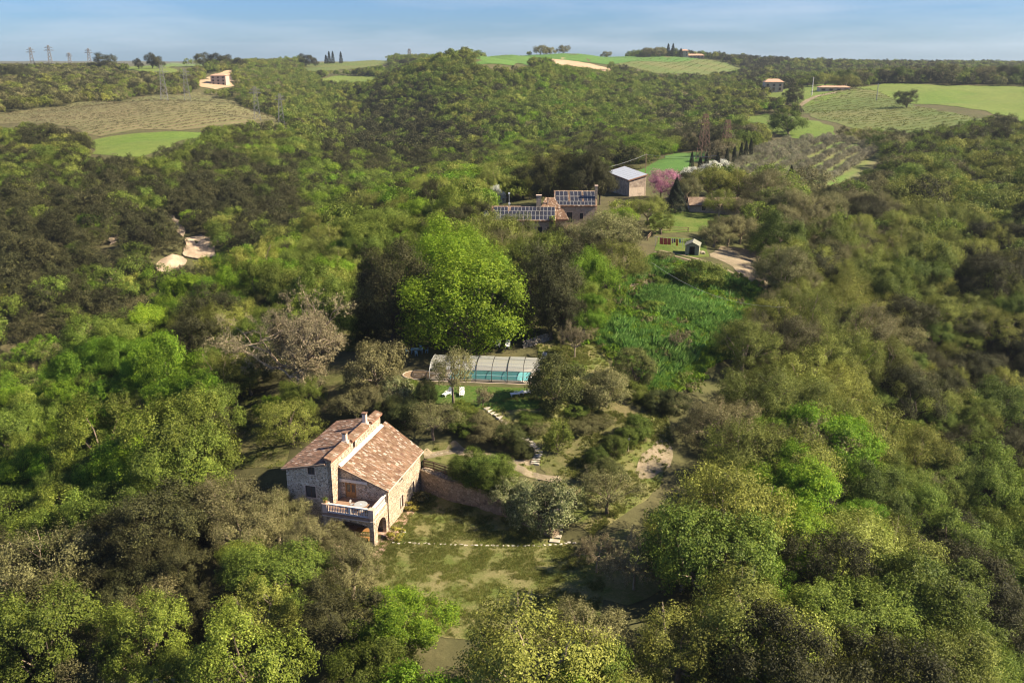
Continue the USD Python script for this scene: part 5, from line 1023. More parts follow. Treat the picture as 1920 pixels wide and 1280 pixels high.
# washing line
for nm, px, py in (('left', 1229, 462), ('right', 1279, 466)):
    p = hit(px, py); t = thing('washing_line_post', f'{nm} post of the washing line on the shed lawn', 'post', p); obj('post', MB().tube([[0, 0, -.2], [0, 0, 2.1]], .05, 5), 'metal_grey', t); obj('crossbar', MB().beam((-.5, 0, 2.05), (.5, 0, 2.05), .06), 'metal_grey', t)
LA, LB = hit(1229, 462) + [0, 0, 2.0], hit(1279, 466) + [0, 0, 2.0]
single('washing_line', MB().tube([LA, (LA + LB) / 2 - [0, 0, .12], LB], .015, 4), 'metal_grey', 'washing line strung between its two posts beside the shed', 'line')
plain('cloth_red', (.46, .09, .045), .8); plain('cloth_orange', (.55, .20, .02), .8); plain('cloth_pink', (.50, .30, .30), .8); plain('cloth_dark', (.10, .08, .10), .8); plain('cloth_blue', (.18, .27, .30), .8)
def cloth(u0, u1, h, m, label):
    n = 7; u = np.linspace(u0, u1, n); top = LA[None] * (1 - u[:, None]) + LB[None] * u[:, None]; wv = np.sin(np.arange(n) * 1.7 + u0 * 20) * .07
    v = np.vstack([top - [0, 0, .08], top - [0, 0, h] + np.column_stack([0 * wv, wv, 0 * wv]) + [.05, -.1, 0]]); q = np.array([[j, n + j, n + j + 1, j + 1] for j in range(n - 1)])
    v2 = v + [0, .03, 0]; single('laundry', MB().add(v, q).add(v2, q[:, ::-1]), m, label, 'laundry', group='washing on the line')
cloth(.14, .28, 1.5, 'cloth_red', 'first and leftmost of the red sheets hanging on the washing line'); cloth(.29, .42, 1.5, 'cloth_red', 'middle one of the red sheets hanging on the washing line'); cloth(.43, .56, 1.45, 'cloth_red', 'third red sheet hanging beside the pink cloth on the washing line')
cloth(.59, .65, 1.1, 'cloth_pink', 'pink cloth hanging right of the red sheets'); cloth(.67, .73, .9, 'cloth_dark', 'dark garment hanging between pink and orange cloths'); cloth(.75, .83, 1.55, 'cloth_orange', 'orange towel hanging on the washing line'); cloth(.86, .93, .9, 'cloth_blue', 'pale blue cloth hanging nearest the timber shed')
# poles and cables
p = hit(1210, 327); t = thing('cable_pole', 'pale wooden cable pole behind the barn roof', 'pole', p); obj('post', MB().tube([[0, 0, -.5], [0, 0, 7.2]], .13, 6), 'wood_weathered', t); obj('crossarm', MB().beam((-.6, 0, 6.7), (.6, 0, 6.7), .1), 'wood_weathered', t)
TOPP = p + [0, 0, 6.9]
def cable(a, b, sag, label, r=.02):
    u = np.linspace(0, 1, 24)[:, None]; q = np.asarray(a) * (1 - u) + np.asarray(b) * u; q[:, 2] -= sag * 4 * (u * (1 - u))[:, 0]
    single('overhead_cable', MB().tube(q, r, 4), 'metal_grey', label, 'cable')
cable(TOPP, at_z(1055, 327, 17), 1.2, 'cable from the pole behind the barn down to the farmhouse trees', .03); cable(TOPP, at_z(1345, 292, 19.5), .8, 'cable from the pole across the field towards the cypresses', .03)
cable(at_z(1222, 492, 16), at_z(1470, 575, 12), 2.0, 'thin cable hanging across the top of the meadow')
t = thing('rail_fence', 'weathered rail fence curving behind the washing line', 'fence'); RF = [hit(x, y) for x, y in ((1214, 452), (1222, 442), (1236, 437), (1256, 434), (1290, 436))]
for q in RF: obj('post', MB().box(q[0] - .08, q[1] - .08, q[2] - .3, q[0] + .08, q[1] + .08, q[2] + 1.2), 'wood_weathered', t)
for a_, b_ in zip(RF[:-1], RF[1:]):
    for z in (.55, 1.05): obj('rail', MB().beam(a_ + [0, 0, z], b_ + [0, 0, z], .07, .13), 'wood_weathered', t)

# ---------------------------------------------------------------- far things: pylons, manor, hilltop houses
plain('steel', (.17, .165, .16), .8); plain('steel_rust', (.13, .075, .05), .8); plain('cream_wall', (.42, .32, .24), .9, noise=.1); plain('brown_wall', (.30, .17, .12), .9); plain('far_roof', (.42, .25, .17), .9)
def pylon(label, base, h, w, m='steel', arms=((.80, .36), (.90, .30)), g='steel lattice pylons', th=.22):
    t = thing('lattice_pylon', label, 'pylon', base, .3, group=g); b, top = w / 2, w * .14
    c = lambda s, t_, z: np.array([s[0] * (b + (top - b) * z), s[1] * (b + (top - b) * z), h * z]); S4 = [(-1, -1), (1, -1), (1, 1), (-1, 1)]
    for s in S4: obj('leg', MB().beam(c(s, 0, -.02), c(s, 0, 1.0), th), m, t)
    br = MB(); zs = np.linspace(0, 1, 8) ** .8
    for z0, z1 in zip(zs[:-1], zs[1:]):
        for i in range(4): br.beam(c(S4[i], 0, z0), c(S4[(i + 1) % 4], 0, z1), th * .6).beam(c(S4[(i + 1) % 4], 0, z0), c(S4[i], 0, z1), th * .6)
    obj('bracing', br, m, t)
    for z, r in arms: obj('crossarm', MB().beam((-r * h * .5, 0, h * z), (r * h * .5, 0, h * z), th * 1.3).beam((-r * h * .5, 0, h * z), (0, 0, h * (z + .06)), th * .7).beam((r * h * .5, 0, h * z), (0, 0, h * (z + .06)), th * .7), m, t)
    return t
def at_px(px, py): return hit(px, py)
for k, (px, py, top, lab) in enumerate(((1318, 300, 222, 'rust brown lattice pylon, the left of two behind the cypress row'), (1360, 296, 232, 'rust brown lattice pylon, the right of two behind the cypress row'))):
    p = at_px(px, py); d = np.hypot(p[0], p[1]); pylon(lab, p, (py - top) / FPX * d * 1.04, 4.2, 'steel_rust', ((.8, .22), (.92, .16)), 'rust brown pylons by the cypress row', .17)
for px, py, top, lab in ((309, 190, 132, 'grey pylon standing left on the brown hillside field'), (352, 190, 138, 'grey pylon second from left on the brown hillside field'), (483, 226, 170, 'grey pylon at the right end of the brown field, nearer of two'), (528, 232, 182, 'grey pylon farthest right below the brown field')):
    p = at_px(px, py); d = np.hypot(p[0], p[1]); pylon(lab, p, (py - top) / FPX * d * 1.02, (py - top) / FPX * d * .2, th=.2)
for px, py, top, lab in ((61, 121, 88, 'left and taller-looking skyline pylon on the far left ridge'), (95, 119, 84, 'second skyline pylon from the left on the far left ridge'), (131, 116, 98, 'smallest skyline pylon between its neighbours on the far left ridge'), (168, 115, 90, 'rightmost skyline pylon on the far left ridge, beside the big tree'), (768, 112, 91, 'thin mast on the ridge left of the rounded hill')):
    d = 1350.0; p = at_y(px, py, d); z = float(zg(p[0], p[1])); tp = at_y(px, top, d)[2]; pylon(lab, (p[0], p[1], z - .5), tp - z, 6.5, th=.5)
def far_house(name, label, px, py, W, D_, h, roof, wall, Y=None, rows=((.3, .55), (.65, .85)), nw=4, cat='house', gap=0):
    p = at_px(px, py) if Y is None else np.array([*at_y(px, py, Y)[:2], float(zg(*at_y(px, py, Y)[:2]))])
    t = thing(name, label, cat, (p[0], p[1], p[2] - 1), math.radians(-5)); h += 1 + gap
    obj('wall', MB().box(-W / 2, 0, 0, W / 2, D_, h), wall, t); o = .6; zr = h + roof
    rf = obj('roof', MB().add([(-W / 2 - o, -o, h), (W / 2 + o, -o, h), (W / 2 + o, D_ + o, h), (-W / 2 - o, D_ + o, h), (-W / 2 + D_ * .35, D_ / 2, zr), (W / 2 - D_ * .35, D_ / 2, zr)], [[0, 1, 5], [0, 5, 4], [1, 2, 5], [2, 3, 4], [2, 4, 5], [3, 0, 4], [0, 2, 1], [0, 3, 2]]), 'far_roof', t)
    for r0, r1 in rows:
        for k in range(nw):
            x = -W / 2 + W * (k + .5) / nw; w_ = obj('window', MB().box(x - W * .07, -.12, h * r0, x + W * .07, -.002, h * r1), 'brown_wall', t); obj('pane', MB().box(x - W * .05, -.14, h * r0 + .1, x + W * .05, -.121, h * r1 - .1), 'dark_glass', w_)
    return t
far_house('manor_house', 'pale three-bay manor house standing alone on the left hillside', 410, 160, 15, 9, 8.5, 1.6, 'cream_wall', rows=((.12, .3), (.42, .6), (.74, .9)), nw=3)
far_house('hill_house', 'low red roofed farmhouse on the skyline hill right of centre', 1302, 111, 26, 9, 4.0, 2.0, 'brown_wall', Y=1262, nw=5, rows=((.4, .75),))
far_house('hill_house', 'square towered house left end of the skyline farm on the hill', 1283, 110, 11, 9, 9.0, 1.6, 'cream_wall', Y=1262, nw=2)
far_house('hill_house', 'orange roofed house among the trees on the right plateau', 1451, 163, 14, 9, 5, 2.2, 'cream_wall', Y=700, nw=3, gap=3)
far_house('field_shed', 'long low shed beside the road on the right plateau', 1565, 172, 22, 8, 3.0, 1.0, 'cream_wall', nw=4, rows=((.4, .75),), cat='shed')
p = hit(1522, 180); t = thing('power_pole', 'white concrete power pole standing by the road on the right plateau', 'pole', p); obj('post', MB().tube([[0, 0, -1], [0, 0, 12.5]], [.3, .2], 6), 'stucco_white', t); obj('crossarm', MB().beam((-1.2, 0, 12), (1.2, 0, 12), .2), 'steel', t)
p = hit(1643, 190); t = thing('power_pole', 'grey power pole in front of the vineyard on the right plateau', 'pole', p); obj('post', MB().tube([[0, 0, -1], [0, 0, 11]], [.28, .2], 6), 'steel', t); obj('crossarm', MB().beam((-1.2, 0, 10.5), (1.2, 0, 10.5), .2), 'steel', t)
road = sg.LineString([hit(*q)[:2] for q in ((1490, 205), (1515, 190), (1550, 178), (1585, 170))]).buffer(2.0, cap_style='flat'); sheet('field_road', road, 3, .3, 'path_earth')

# ---------------------------------------------------------------- garden plants and the trees that stand out
rngP = np.random.default_rng(77)
PLANTED = []
tree_kind('juniper', 'leaf_mid', (301,), R=1.4, H=3.6, base=.1, n=6000, leaf=.13, nl=12, low=-.7, loose=2.2, nc=180)
tree_kind('willow', 'leaf_yellow', (311,), R=4.0, H=6.5, base=1.0, n=12000, leaf=.19, nl=14, low=-.5, loose=1.6)
leafy('leaf_orchard', (.13, .12, .075), (.22, .205, .135), (.31, .29, .19), trans=.25)
tree_kind('orchardtree', 'leaf_orchard', (321, 322), R=2.3, H=3.4, base=.6, n=2600, leaf=.2, nl=8, loose=1.8)
tree_kind('agave', 'leaf_grey', (331,), R=.7, H=1.0, base=0, n=500, leaf=.22, nl=6, low=-.2, loose=2.5)
SIZE |= {'bush': (2.0, 3.0), 'bushgrey': (2.0, 2.75), 'bushdark': (2.0, 3.5), 'hedge': (1.6, 3.0), 'ball': (1.5, 2.9), 'variegated': (2.2, 3.4)}
def plant(k, px, py, R, Hh, name, label, cat='tree', sink=.1, group=None, at=None):
    """A plant whose crown's middle shows at (px, py): R its radius and Hh its height in metres."""
    r0, h0 = SIZE[k]; p = hit(px, py, Hh * .55) if at is None else np.array([at[0], at[1], float(zg(at[0], at[1]))])
    src = KIND[k][rngP.integers(len(KIND[k]))]; PLANTED.append((p[0], p[1], R))
    copy_of(src, name, label, cat, (p[0], p[1], p[2] - sink), rngP.uniform(0, 6.28), (R / r0, R / r0, Hh / h0), group)
    return p
# by the house
plant('olive', 812, 800, 2.7, 4.6, 'olive_tree', 'grey-green olive tree at the back corner of the stone house roof')
plant('gold', 741, 998, .9, 1.1, 'yellow_shrub', 'yellow shrub at the corner of the balcony paving', 'shrub'); plant('gold', 770, 950, .8, .9, 'yellow_shrub', 'yellow-green shrub against the sunlit east wall', 'shrub')
plant('agave', 790, 932, .9, 1.2, 'agave', 'grey spiky plant in the corner between house and retaining wall', 'plant')
_wl = sg.LineString(WALL_LINE); _wn = np.array([.5, .866])
def on_wall(u, off=.95): q_ = _wl.interpolate(u * _wl.length); return (q_.x + _wn[0] * off, q_.y + _wn[1] * off)
for u, lab in ((.33, 'dark green hedge bush above the retaining wall, nearest the fence'), (.43, 'dark green hedge bush above the retaining wall, middle of three'), (.53, 'dark green hedge bush touching the pale variegated shrubs')): plant('hedge', 0, 0, 2.1, 3.4, 'hedge_bush', lab, 'hedge', at=on_wall(u))
for u, r_, h, lab in ((.64, 2.3, 3.2, 'pale variegated shrub above the retaining wall, left of three'), (.77, 2.3, 3.4, 'pale variegated shrub hanging over the retaining wall, middle of three'), (.95, 2.8, 4.6, 'large pale variegated shrub by the wall end, right of three')): plant('variegated', 0, 0, r_, h, 'variegated_shrub', lab, 'shrub', at=on_wall(u, .6))
# clipped shrubs by the drive
for q, r_, lab in (((1150, 838), 1.35, 'round clipped green shrub by the drive, nearest the lamp post'), ((1174, 820), 1.25, 'round clipped green shrub by the drive, middle one'), ((1197, 800), 1.5, 'round clipped green shrub by the drive, the farthest and largest'), ((1120, 860), 1.2, 'low clipped dark shrub left of the round shrubs')): plant('ball', *q, r_ * 1.1, r_ * 2.1, 'clipped_shrub', lab, 'shrub')
plant('bushdark', 1135, 885, 1.9, 2.6, 'dark_shrub', 'dark wide shrub below the round clipped shrubs', 'shrub'); plant('barebush', 1112, 888, 1.3, 2.6, 'bare_shrub', 'small bare shrub in front of the dark wide shrub', 'shrub'); plant('bushdark', 1236, 756, 1.7, 2.4, 'dark_shrub', 'dark evergreen bush between meadow and drive', 'shrub'); plant('bushdark', 1264, 758, 1.8, 2.8, 'dark_shrub', 'tall dark evergreen bush at the foot of the meadow', 'shrub')
plant('juniper', 1045, 822, 1.6, 4.2, 'juniper', 'upright juniper right of the garden steps', 'shrub')
# the bank between path and pool
for (px, py, r_, h, k, lab) in ((868, 775, 1.9, 2.4, 'bush', 'bright green bush at the top left of the bank hedge'), (895, 792, 2.0, 2.2, 'bushgrey', 'olive green bush in the middle of the bank hedge'), (925, 808, 2.0, 2.0, 'bushgrey', 'brownish bush of the bank hedge beside the upper steps'), (955, 826, 1.8, 2.0, 'bushdark', 'dark bush of the bank hedge beside the lower steps'), (978, 842, 1.4, 1.7, 'bushdark', 'small dark bush at the foot of the garden steps'), (905, 815, 1.8, 1.8, 'bushgrey', 'low bush on the bank above the stone path'), (870, 800, 1.8, 2.0, 'bush', 'green bush on the bank behind the olive tree'), (990, 785, 1.6, 1.5, 'bush', 'low green bush right of the upper steps'), (1005, 800, 1.5, 1.3, 'bushgrey', 'low grey bush right of the garden steps'), (1090, 800, 1.8, 1.2, 'bushgrey', 'low spreading bush on the bank right of the juniper'), (1120, 790, 1.7, 1.1, 'bushgrey', 'low spreading bush higher on the garden bank'), (1080, 770, 1.6, 1.3, 'bush', 'low bush on the bank below the dark round bush')): plant(k, px, py, r_, h, 'bank_bush', lab, 'shrub')
plant('bushdark', 1043, 722, 3.1, 5.6, 'round_bush', 'big dark round bush at the right end of the pool lawn', 'shrub'); plant('bushgrey', 1138, 732, 3.2, 4.6, 'grey_bush', 'large grey-green bush right of the dark round bush', 'shrub'); plant('bushdark', 1190, 690, 2.6, 4.2, 'grey_bush', 'dark bush at the lower left edge of the meadow', 'shrub'); plant('bush', 1192, 735, 1.4, 2.6, 'ivy_bush', 'bright ivy-green bush under the dark meadow-edge bush', 'shrub')
plant('bare', 1078, 643, 2.8, 4.6, 'bare_olive', 'grey half-bare tree right of the sling chairs'); plant('barebush', 1272, 640, 2.2, 3.0, 'bare_shrub', 'brown bare bush standing in the meadow', 'shrub'); plant('bush', 1080, 690, 1.5, 1.5, 'low_bush', 'low dark green bush under the half-bare tree', 'shrub')
plant('olive', 848, 708, 2.4, 7.2, 'olive_tree', 'tall thin olive tree in front of the left half of the pool cover'); plant('barebush', 905, 742, 1.3, 3.0, 'sapling', 'leaning sapling on the pool lawn', 'sapling')
plant('bushdark', 795, 742, 1.5, 3.4, 'dark_shrub', 'dark conical shrub left of the pool lawn', 'shrub'); plant('variegated', 742, 735, 2.5, 3.0, 'variegated_shrub', 'pale shrub between the dark conical shrub and the large grey bush', 'shrub'); plant('bush', 768, 722, 1.3, 1.6, 'low_bush', 'low green bush below the oval deck', 'shrub')
plant('bushgrey', 705, 690, 3.6, 6.0, 'grey_bush', 'large round grey-green bush left of the oval deck', 'shrub'); plant('bushdark', 688, 608, 2.2, 4.6, 'dark_shrub', 'dark bush beside the glade, above the large grey bush', 'shrub')
plant('bushgrey', 665, 760, 2.6, 3.6, 'olive_bush', 'silvery bush behind the stone house chimneys, left one', 'shrub'); plant('bushgrey', 700, 752, 2.2, 3.4, 'olive_bush', 'silvery bush behind the stone house chimneys, right one', 'shrub')
plant('willow', 545, 790, 3.6, 6.0, 'leafy_tree', 'yellow-green tree behind the left corner of the stone house'); plant('mid', 575, 745, 2.6, 6.0, 'leafy_tree', 'green tree under the great bare tree'); plant('bright', 510, 768, 1.8, 3.6, 'leafy_tree', 'small bright green tree left of the yellow-green tree')
plant('bushdark', 760, 780, 2.0, 3.0, 'dark_shrub', 'dark bush behind the olive tree by the house roof', 'shrub'); plant('bushdark', 735, 768, 1.8, 2.8, 'dark_shrub', 'dark low bush right of the chimneys', 'shrub')
# great trees
plant('greatbare', 556, 632, 10.5, 15.5, 'great_bare_tree', 'great spreading bare tree on the left with pale crooked limbs')
plant('willow', 600, 545, 5.8, 9.0, 'oak_tree', 'pale yellow-green tree just behind the great bare tree'); plant('yellow', 545, 560, 4.2, 8.0, 'oak_tree', 'pale tree behind the great bare tree on its left'); plant('yellow', 640, 500, 4.6, 8.0, 'oak_tree', 'pale yellow-green tree at the head of the glade')
plant('greatdark', 735, 545, 5.4, 15, 'holm_oak', 'tall near-black evergreen left of the great bright tree'); plant('greatdark', 1032, 545, 5.2, 14.5, 'holm_oak', 'tall dark evergreen right of the great bright tree')
plant('great', 882, 558, 9.2, 15, 'great_green_tree', 'great bright green tree standing over the pool'); plant('great', 850, 500, 7.5, 14, 'great_green_tree', 'large green tree behind the great bright tree')
plant('yellow', 900, 455, 6.0, 11, 'oak_tree', 'yellow-green tree in front of the solar-roofed farmhouse'); plant('yellow', 965, 452, 4.4, 9, 'oak_tree', 'yellow-green tree under the right end of the solar roof'); plant('mid', 805, 455, 5.6, 11, 'leafy_tree', 'green tree at the upper left of the big clump'); plant('mid', 775, 500, 4.0, 10, 'leafy_tree', 'dark green tree at the left of the big clump')
plant('grey', 1135, 450, 6.4, 11, 'oak_tree', 'wide grey-green tree right of the farmhouses'); plant('bright', 1105, 515, 4.6, 10, 'leafy_tree', 'bright green tree beside the tall dark evergreen'); plant('yellow', 1160, 500, 4.4, 9, 'oak_tree', 'pale green tree at the top left of the meadow'); plant('dark', 1055, 600, 3.0, 7, 'holm_oak', 'dark evergreen behind the rough stone wall'); plant('mid', 1115, 575, 2.8, 6, 'leafy_tree', 'green bushy tree at the left edge of the meadow')
plant('dark', 1045, 455, 2.0, 6.5, 'dark_cypress', 'dark narrow tree in the gap between the farmhouses')
plant('bush', 1312, 512, 4.3, 4.6, 'leafy_tree', 'round yellow-green tree at the top of the meadow below the shed'); plant('bush', 1240, 530, 1.8, 2.0, 'meadow_bush', 'green bush at the top left of the meadow', 'shrub'); plant('bush', 1225, 575, 2.0, 1.8, 'meadow_bush', 'low green bush inside the meadow', 'shrub'); plant('bushgrey', 1245, 480, 1.6, 1.6, 'meadow_bush', 'low grey bush below the wheel tracks', 'shrub')
plant('blossom', 1240, 345, 4.0, 7.6, 'judas_tree', 'pink blossoming tree beside the barn'); plant('conifer', 1268, 362, 2.6, 9.0, 'conifer', 'dark conifer right of the pink tree')
plant('greatdark', 1030, 335, 5.6, 13, 'holm_oak', 'dark tree behind the taller farmhouse, left one'); plant('dark', 1095, 335, 5.2, 13, 'holm_oak', 'brownish dark tree between the farmhouses and the barn'); plant('dark', 1125, 345, 3.6, 10, 'holm_oak', 'dark tree at the left corner of the barn')
plant('yellow', 1215, 395, 4.0, 6.5, 'leafy_tree', 'bright yellow-green tree in front of the barn'); plant('bright', 1160, 410, 3.6, 5.5, 'leafy_tree', 'low bright tree right of the taller farmhouse'); plant('dark', 1165, 440, 3.6, 6.5, 'holm_oak', 'dark brownish tree below the taller farmhouse'); plant('mid', 1240, 420, 2.8, 4.5, 'leafy_tree', 'green tree left of the farm lawn')
plant('yellow', 1330, 345, 4.6, 9.0, 'leafy_tree', 'tall loose tree in front of the low hut'); plant('yellow', 1385, 350, 4.6, 9.0, 'leafy_tree', 'green tree right of the low hut'); plant('grey', 1340, 440, 3.4, 5.0, 'olive_tree', 'grey olive tree behind the timber shed'); plant('grey', 1390, 430, 3.6, 6.5, 'olive_tree', 'grey-green olive tree on the gravel yard, left one'); plant('grey', 1430, 450, 3.6, 6.5, 'olive_tree', 'grey-green olive tree on the gravel yard, right one')
plant('yellow', 1350, 382, 3.6, 6.0, 'leafy_tree', 'leafy tree hiding the middle of the low hut'); plant('grey', 1395, 392, 3.4, 5.5, 'olive_tree', 'grey tree hiding the right end of the low hut'); plant('conifer', 1482, 338, 2.6, 10, 'conifer', 'lone black-green conifer at the near end of the orchard')
for k, (px, py, h) in enumerate(((1297, 303, 7.5), (1313, 306, 5.0), (1325, 302, 6.6), (1346, 298, 5.5), (1363, 294, 7.0), (1377, 290, 7.0), (1390, 284, 7.5), (1399, 280, 7.5), (1408, 276, 7.5))):
    plant('cypress', px, py, .95, h, 'cypress', f'{("first","second","third","fourth","fifth","sixth","seventh","eighth","farthest")[k]} cypress from the left in the row by the orchard', 'cypress', group='cypress row by the orchard')
for k, (px, py, r_) in enumerate(((1300, 322, 3.2), (1325, 316, 2.4), (1338, 310, 2.4), (1357, 306, 2.2), (1288, 328, 2.2))): plant('whiteblossom', px, py, r_, 3.0, 'white_blossom_bush', f'white blossoming bush among the cypresses, {("widest one on the left", "second one", "third one", "smallest one on the right", "lowest one by the pink tree")[k]}', 'shrub')
plant('whiteblossom', 931, 368, 1.8, 5.5, 'blossom_tree', 'pale leafless blossoming tree behind the farmhouse dish')
plant('whiteblossom', 808, 418, 1.6, 4.5, 'blossom_tree', 'pale blossoming tree at the left of the big clump')
# in front of the house
for (px, py, r_, h, k, lab) in ((585, 1022, 2.6, 4.8, 'grey', 'olive-green tree in front of the porch, left one'), (648, 1036, 2.4, 4.0, 'grey', 'olive-green tree hiding the porch foot, right one'), (440, 955, 4.6, 7.0, 'grey', 'wide olive-brown tree at the left corner of the stone house'), (365, 975, 3.4, 6.0, 'dark', 'dark tree left of the wide olive-brown tree'), (520, 975, 2.6, 5.6, 'grey', 'olive-green tree by the front left corner of the stone house'), (540, 1075, 4.2, 6.6, 'mid', 'fresh green round tree below the balcony'), (470, 1060, 2.8, 5.4, 'mid', 'fresh green tree left of the round one below the balcony'), (660, 1075, 2.8, 5.6, 'grey', 'olive-green tree at the edge of the dry lawn'), (755, 1165, 3.6, 6.0, 'bright', 'vivid green tree at the lower edge of the dry lawn'), (640, 1170, 3.4, 7.0, 'dark', 'dark brown-green tree left of the vivid green tree'), (490, 1165, 3.2, 6.0, 'yellow', 'yellowish tree below the fresh green round tree'), (700, 1235, 3.0, 5.6, 'mid', 'green tree at the bottom edge under the vivid green tree'), (340, 1090, 2.6, 6.4, 'dark', 'dark upright tree in the lower left wood'), (1095, 1205, 3.0, 5.4, 'grey', 'leafy tree at the lower right edge of the dry lawn'), (1140, 930, 2.8, 4.6, 'olive', 'loose grey olive tree beside the lower steps'), (1120, 1040, 2.6, 4.2, 'bare', 'thin budding tree at the end of the stepping stones'), (1190, 1060, 3.4, 5.4, 'bare', 'half-bare tree right of the stepping stones'), (1350, 792, 4.2, 6.4, 'grey', 'big grey-green tree between meadow foot and drive')): plant(k, px, py, r_, h, {'grey': 'evergreen_oak', 'dark': 'holm_oak', 'mid': 'leafy_tree', 'bright': 'leafy_tree', 'yellow': 'oak_tree', 'olive': 'olive_tree', 'bare': 'budding_tree'}[k], lab)
# orchard in rows
OR = FIELD['orchard']; c0 = OR.centroid; q0, q1 = hit(1431, 323), hit(1500, 289); ang = math.atan2(q1[1] - q0[1], q1[0] - q0[0]); ca, sa_ = math.cos(ang), math.sin(ang); rows_ = []
for i in range(-19, 20):
    for j in range(-30, 31):
        x, y = c0.x + i * 6.6 * sa_ + j * 4.8 * ca + rngP.normal() * .35, c0.y - i * 6.6 * ca + j * 4.8 * sa_ + rngP.normal() * .35
        if shapely.contains_xy(OR.buffer(-1.5), x, y): rows_.append((i, j, x, y))
WRD = 'first second third fourth fifth sixth seventh eighth ninth tenth eleventh twelfth thirteenth fourteenth fifteenth sixteenth seventeenth eighteenth nineteenth twentieth'.split()
WRD += [t_ + '-' + o_ for t_ in ('twenty', 'thirty', 'forty') for o_ in WRD[:9]]
RN = sorted({r[0] for r in rows_}); FI = {i: min(r[1] for r in rows_ if r[0] == i) for i in RN}
for i, j, x, y in rows_:
    s = rngP.uniform(.65, 1.0); src = KIND['orchardtree'][rngP.integers(2)]; k_ = j - FI[i]
    copy_of(src, 'orchard_tree', f'{WRD[k_]} tree from the near end of the {WRD[min(len(WRD) - 1, RN.index(i))]} orchard row from left', 'fruit tree', (x, y, float(zg(x, y)) - .1), rngP.uniform(0, 6.28), (s, s, s * rngP.uniform(.8, 1.1)), 'fruit trees in the orchard rows')
print('orchard', len(rows_))
# skyline and hedgerow trees that stand alone
def far_tree(k, px, py, Y, R, Hh, name, label, cat='tree', group=None):
    p = at_y(px, py, Y); r0, h0 = SIZE[k]; z = float(zg(p[0], p[1])); PLANTED.append((p[0], p[1], R))
    copy_of(KIND[k][0], name, label, cat, (p[0], p[1], z - .4 - (.14 * Hh if k != 'cypress' else 0)), rngP.uniform(0, 6.28), (R / r0, R / r0, Hh / h0), group)
for px, Y, R, h, k, lab in ((194, 1080, 11, 22, 'dark', 'large round tree standing on the left skyline'), (258, 1100, 5, 13, 'dark', 'small dark tree right of the round skyline tree'), (284, 1110, 7, 19, 'dark', 'dark tree on the left skyline, left of a joined pair'), (296, 1110, 7, 15, 'dark', 'dark tree on the left skyline, right of a joined pair'), (380, 1150, 9, 18, 'dark', 'first dark pine of the skyline grove'), (402, 1150, 9, 18, 'dark', 'second dark pine of the skyline grove'), (425, 1150, 9, 17, 'dark', 'third dark pine of the skyline grove'), (446, 1150, 9, 15, 'dark', 'last dark pine of the skyline grove'), (486, 1150, 8, 10, 'dark', 'flat topped dark tree right of the skyline grove'), (572, 1300, 10, 19, 'dark', 'dark skyline tree left of the cypress group'), (590, 1300, 5, 12, 'dark', 'small dark tree beside the cypress group'), (25, 900, 12, 16, 'dark', 'broad dark pine at the left edge of the picture'), (8, 900, 6, 18, 'dark', 'narrow dark tree at the left edge of the picture'),
    (992, 1130, 3, 6, 'yellow', 'tiny tree left of the hilltop pair'), (1013, 1130, 8.5, 13, 'grey', 'spreading tree of the hilltop group, left one'), (1024, 1130, 5, 10, 'grey', 'tree of the hilltop group, middle one'), (1031, 1130, 5.5, 10, 'grey', 'tree of the hilltop group, right one'), (1055, 1150, 0.1, .1, 'grey', ''), (1057, 1150, 7, 12, 'grey', 'round lone tree on the green hilltop'), (1137, 1200, 6, 10, 'grey', 'lone tree on the right shoulder of the green hill'), (1195, 1250, 3, 5, 'grey', 'small tree left of the hilltop house trees'), (1217, 1250, 9, 14, 'grey', 'spreading tree on the hilltop, left of the house'), (1237, 1250, 9, 14, 'grey', 'spreading tree on the hilltop, nearer the house')):
    if lab: far_tree(k, px, 112, Y, R, h, 'skyline_tree', lab)
for k_, (px, py, Y, R, h, k) in enumerate(((1515, 150, 740, 6, 9, 'mid'), (1548, 150, 735, 7, 11, 'yellow'), (1588, 148, 730, 8, 13, 'mid'), (1625, 150, 728, 6, 10, 'grey'), (1660, 150, 726, 6.5, 11, 'dark'), (1692, 150, 724, 7, 13, 'mid'), (1728, 150, 722, 6, 10, 'dark'), (1772, 150, 720, 9, 17, 'grey'), (1812, 150, 718, 6, 11, 'mid'), (1845, 152, 716, 8, 15, 'grey'), (1880, 152, 714, 8, 14, 'dark'), (1915, 152, 712, 9, 16, 'mid'))):
    far_tree(k, px, py, Y, R, h, 'skyline_tree', f'{("first", "second", "third", "fourth", "fifth", "sixth", "seventh", "eighth and tallest", "ninth", "tenth", "eleventh", "last")[k_]} tree from the left in the tree line above the plateau meadow', group='tree line above the plateau meadow')
for px, h, lab in ((611, 13, 'short cypress at the left of the skyline cypress group'), (617, 18, 'tall cypress in the skyline group, first of two'), (624, 18, 'tall cypress in the skyline group, second of two'), (639, 17, 'broad cypress at the right of the skyline cypress group')): far_tree('cypress', px, 108, 1330, 2.6, h, 'skyline_cypress', lab, 'cypress')
for px, h, lab in ((1252, 17, 'dark cypress left of the hilltop house'), (1261, 18, 'second dark cypress left of the hilltop house'), (1276, 12, 'short cypress touching the hilltop house')): far_tree('cypress', px, 110, 1255, 2.8, h, 'skyline_cypress', lab, 'cypress')
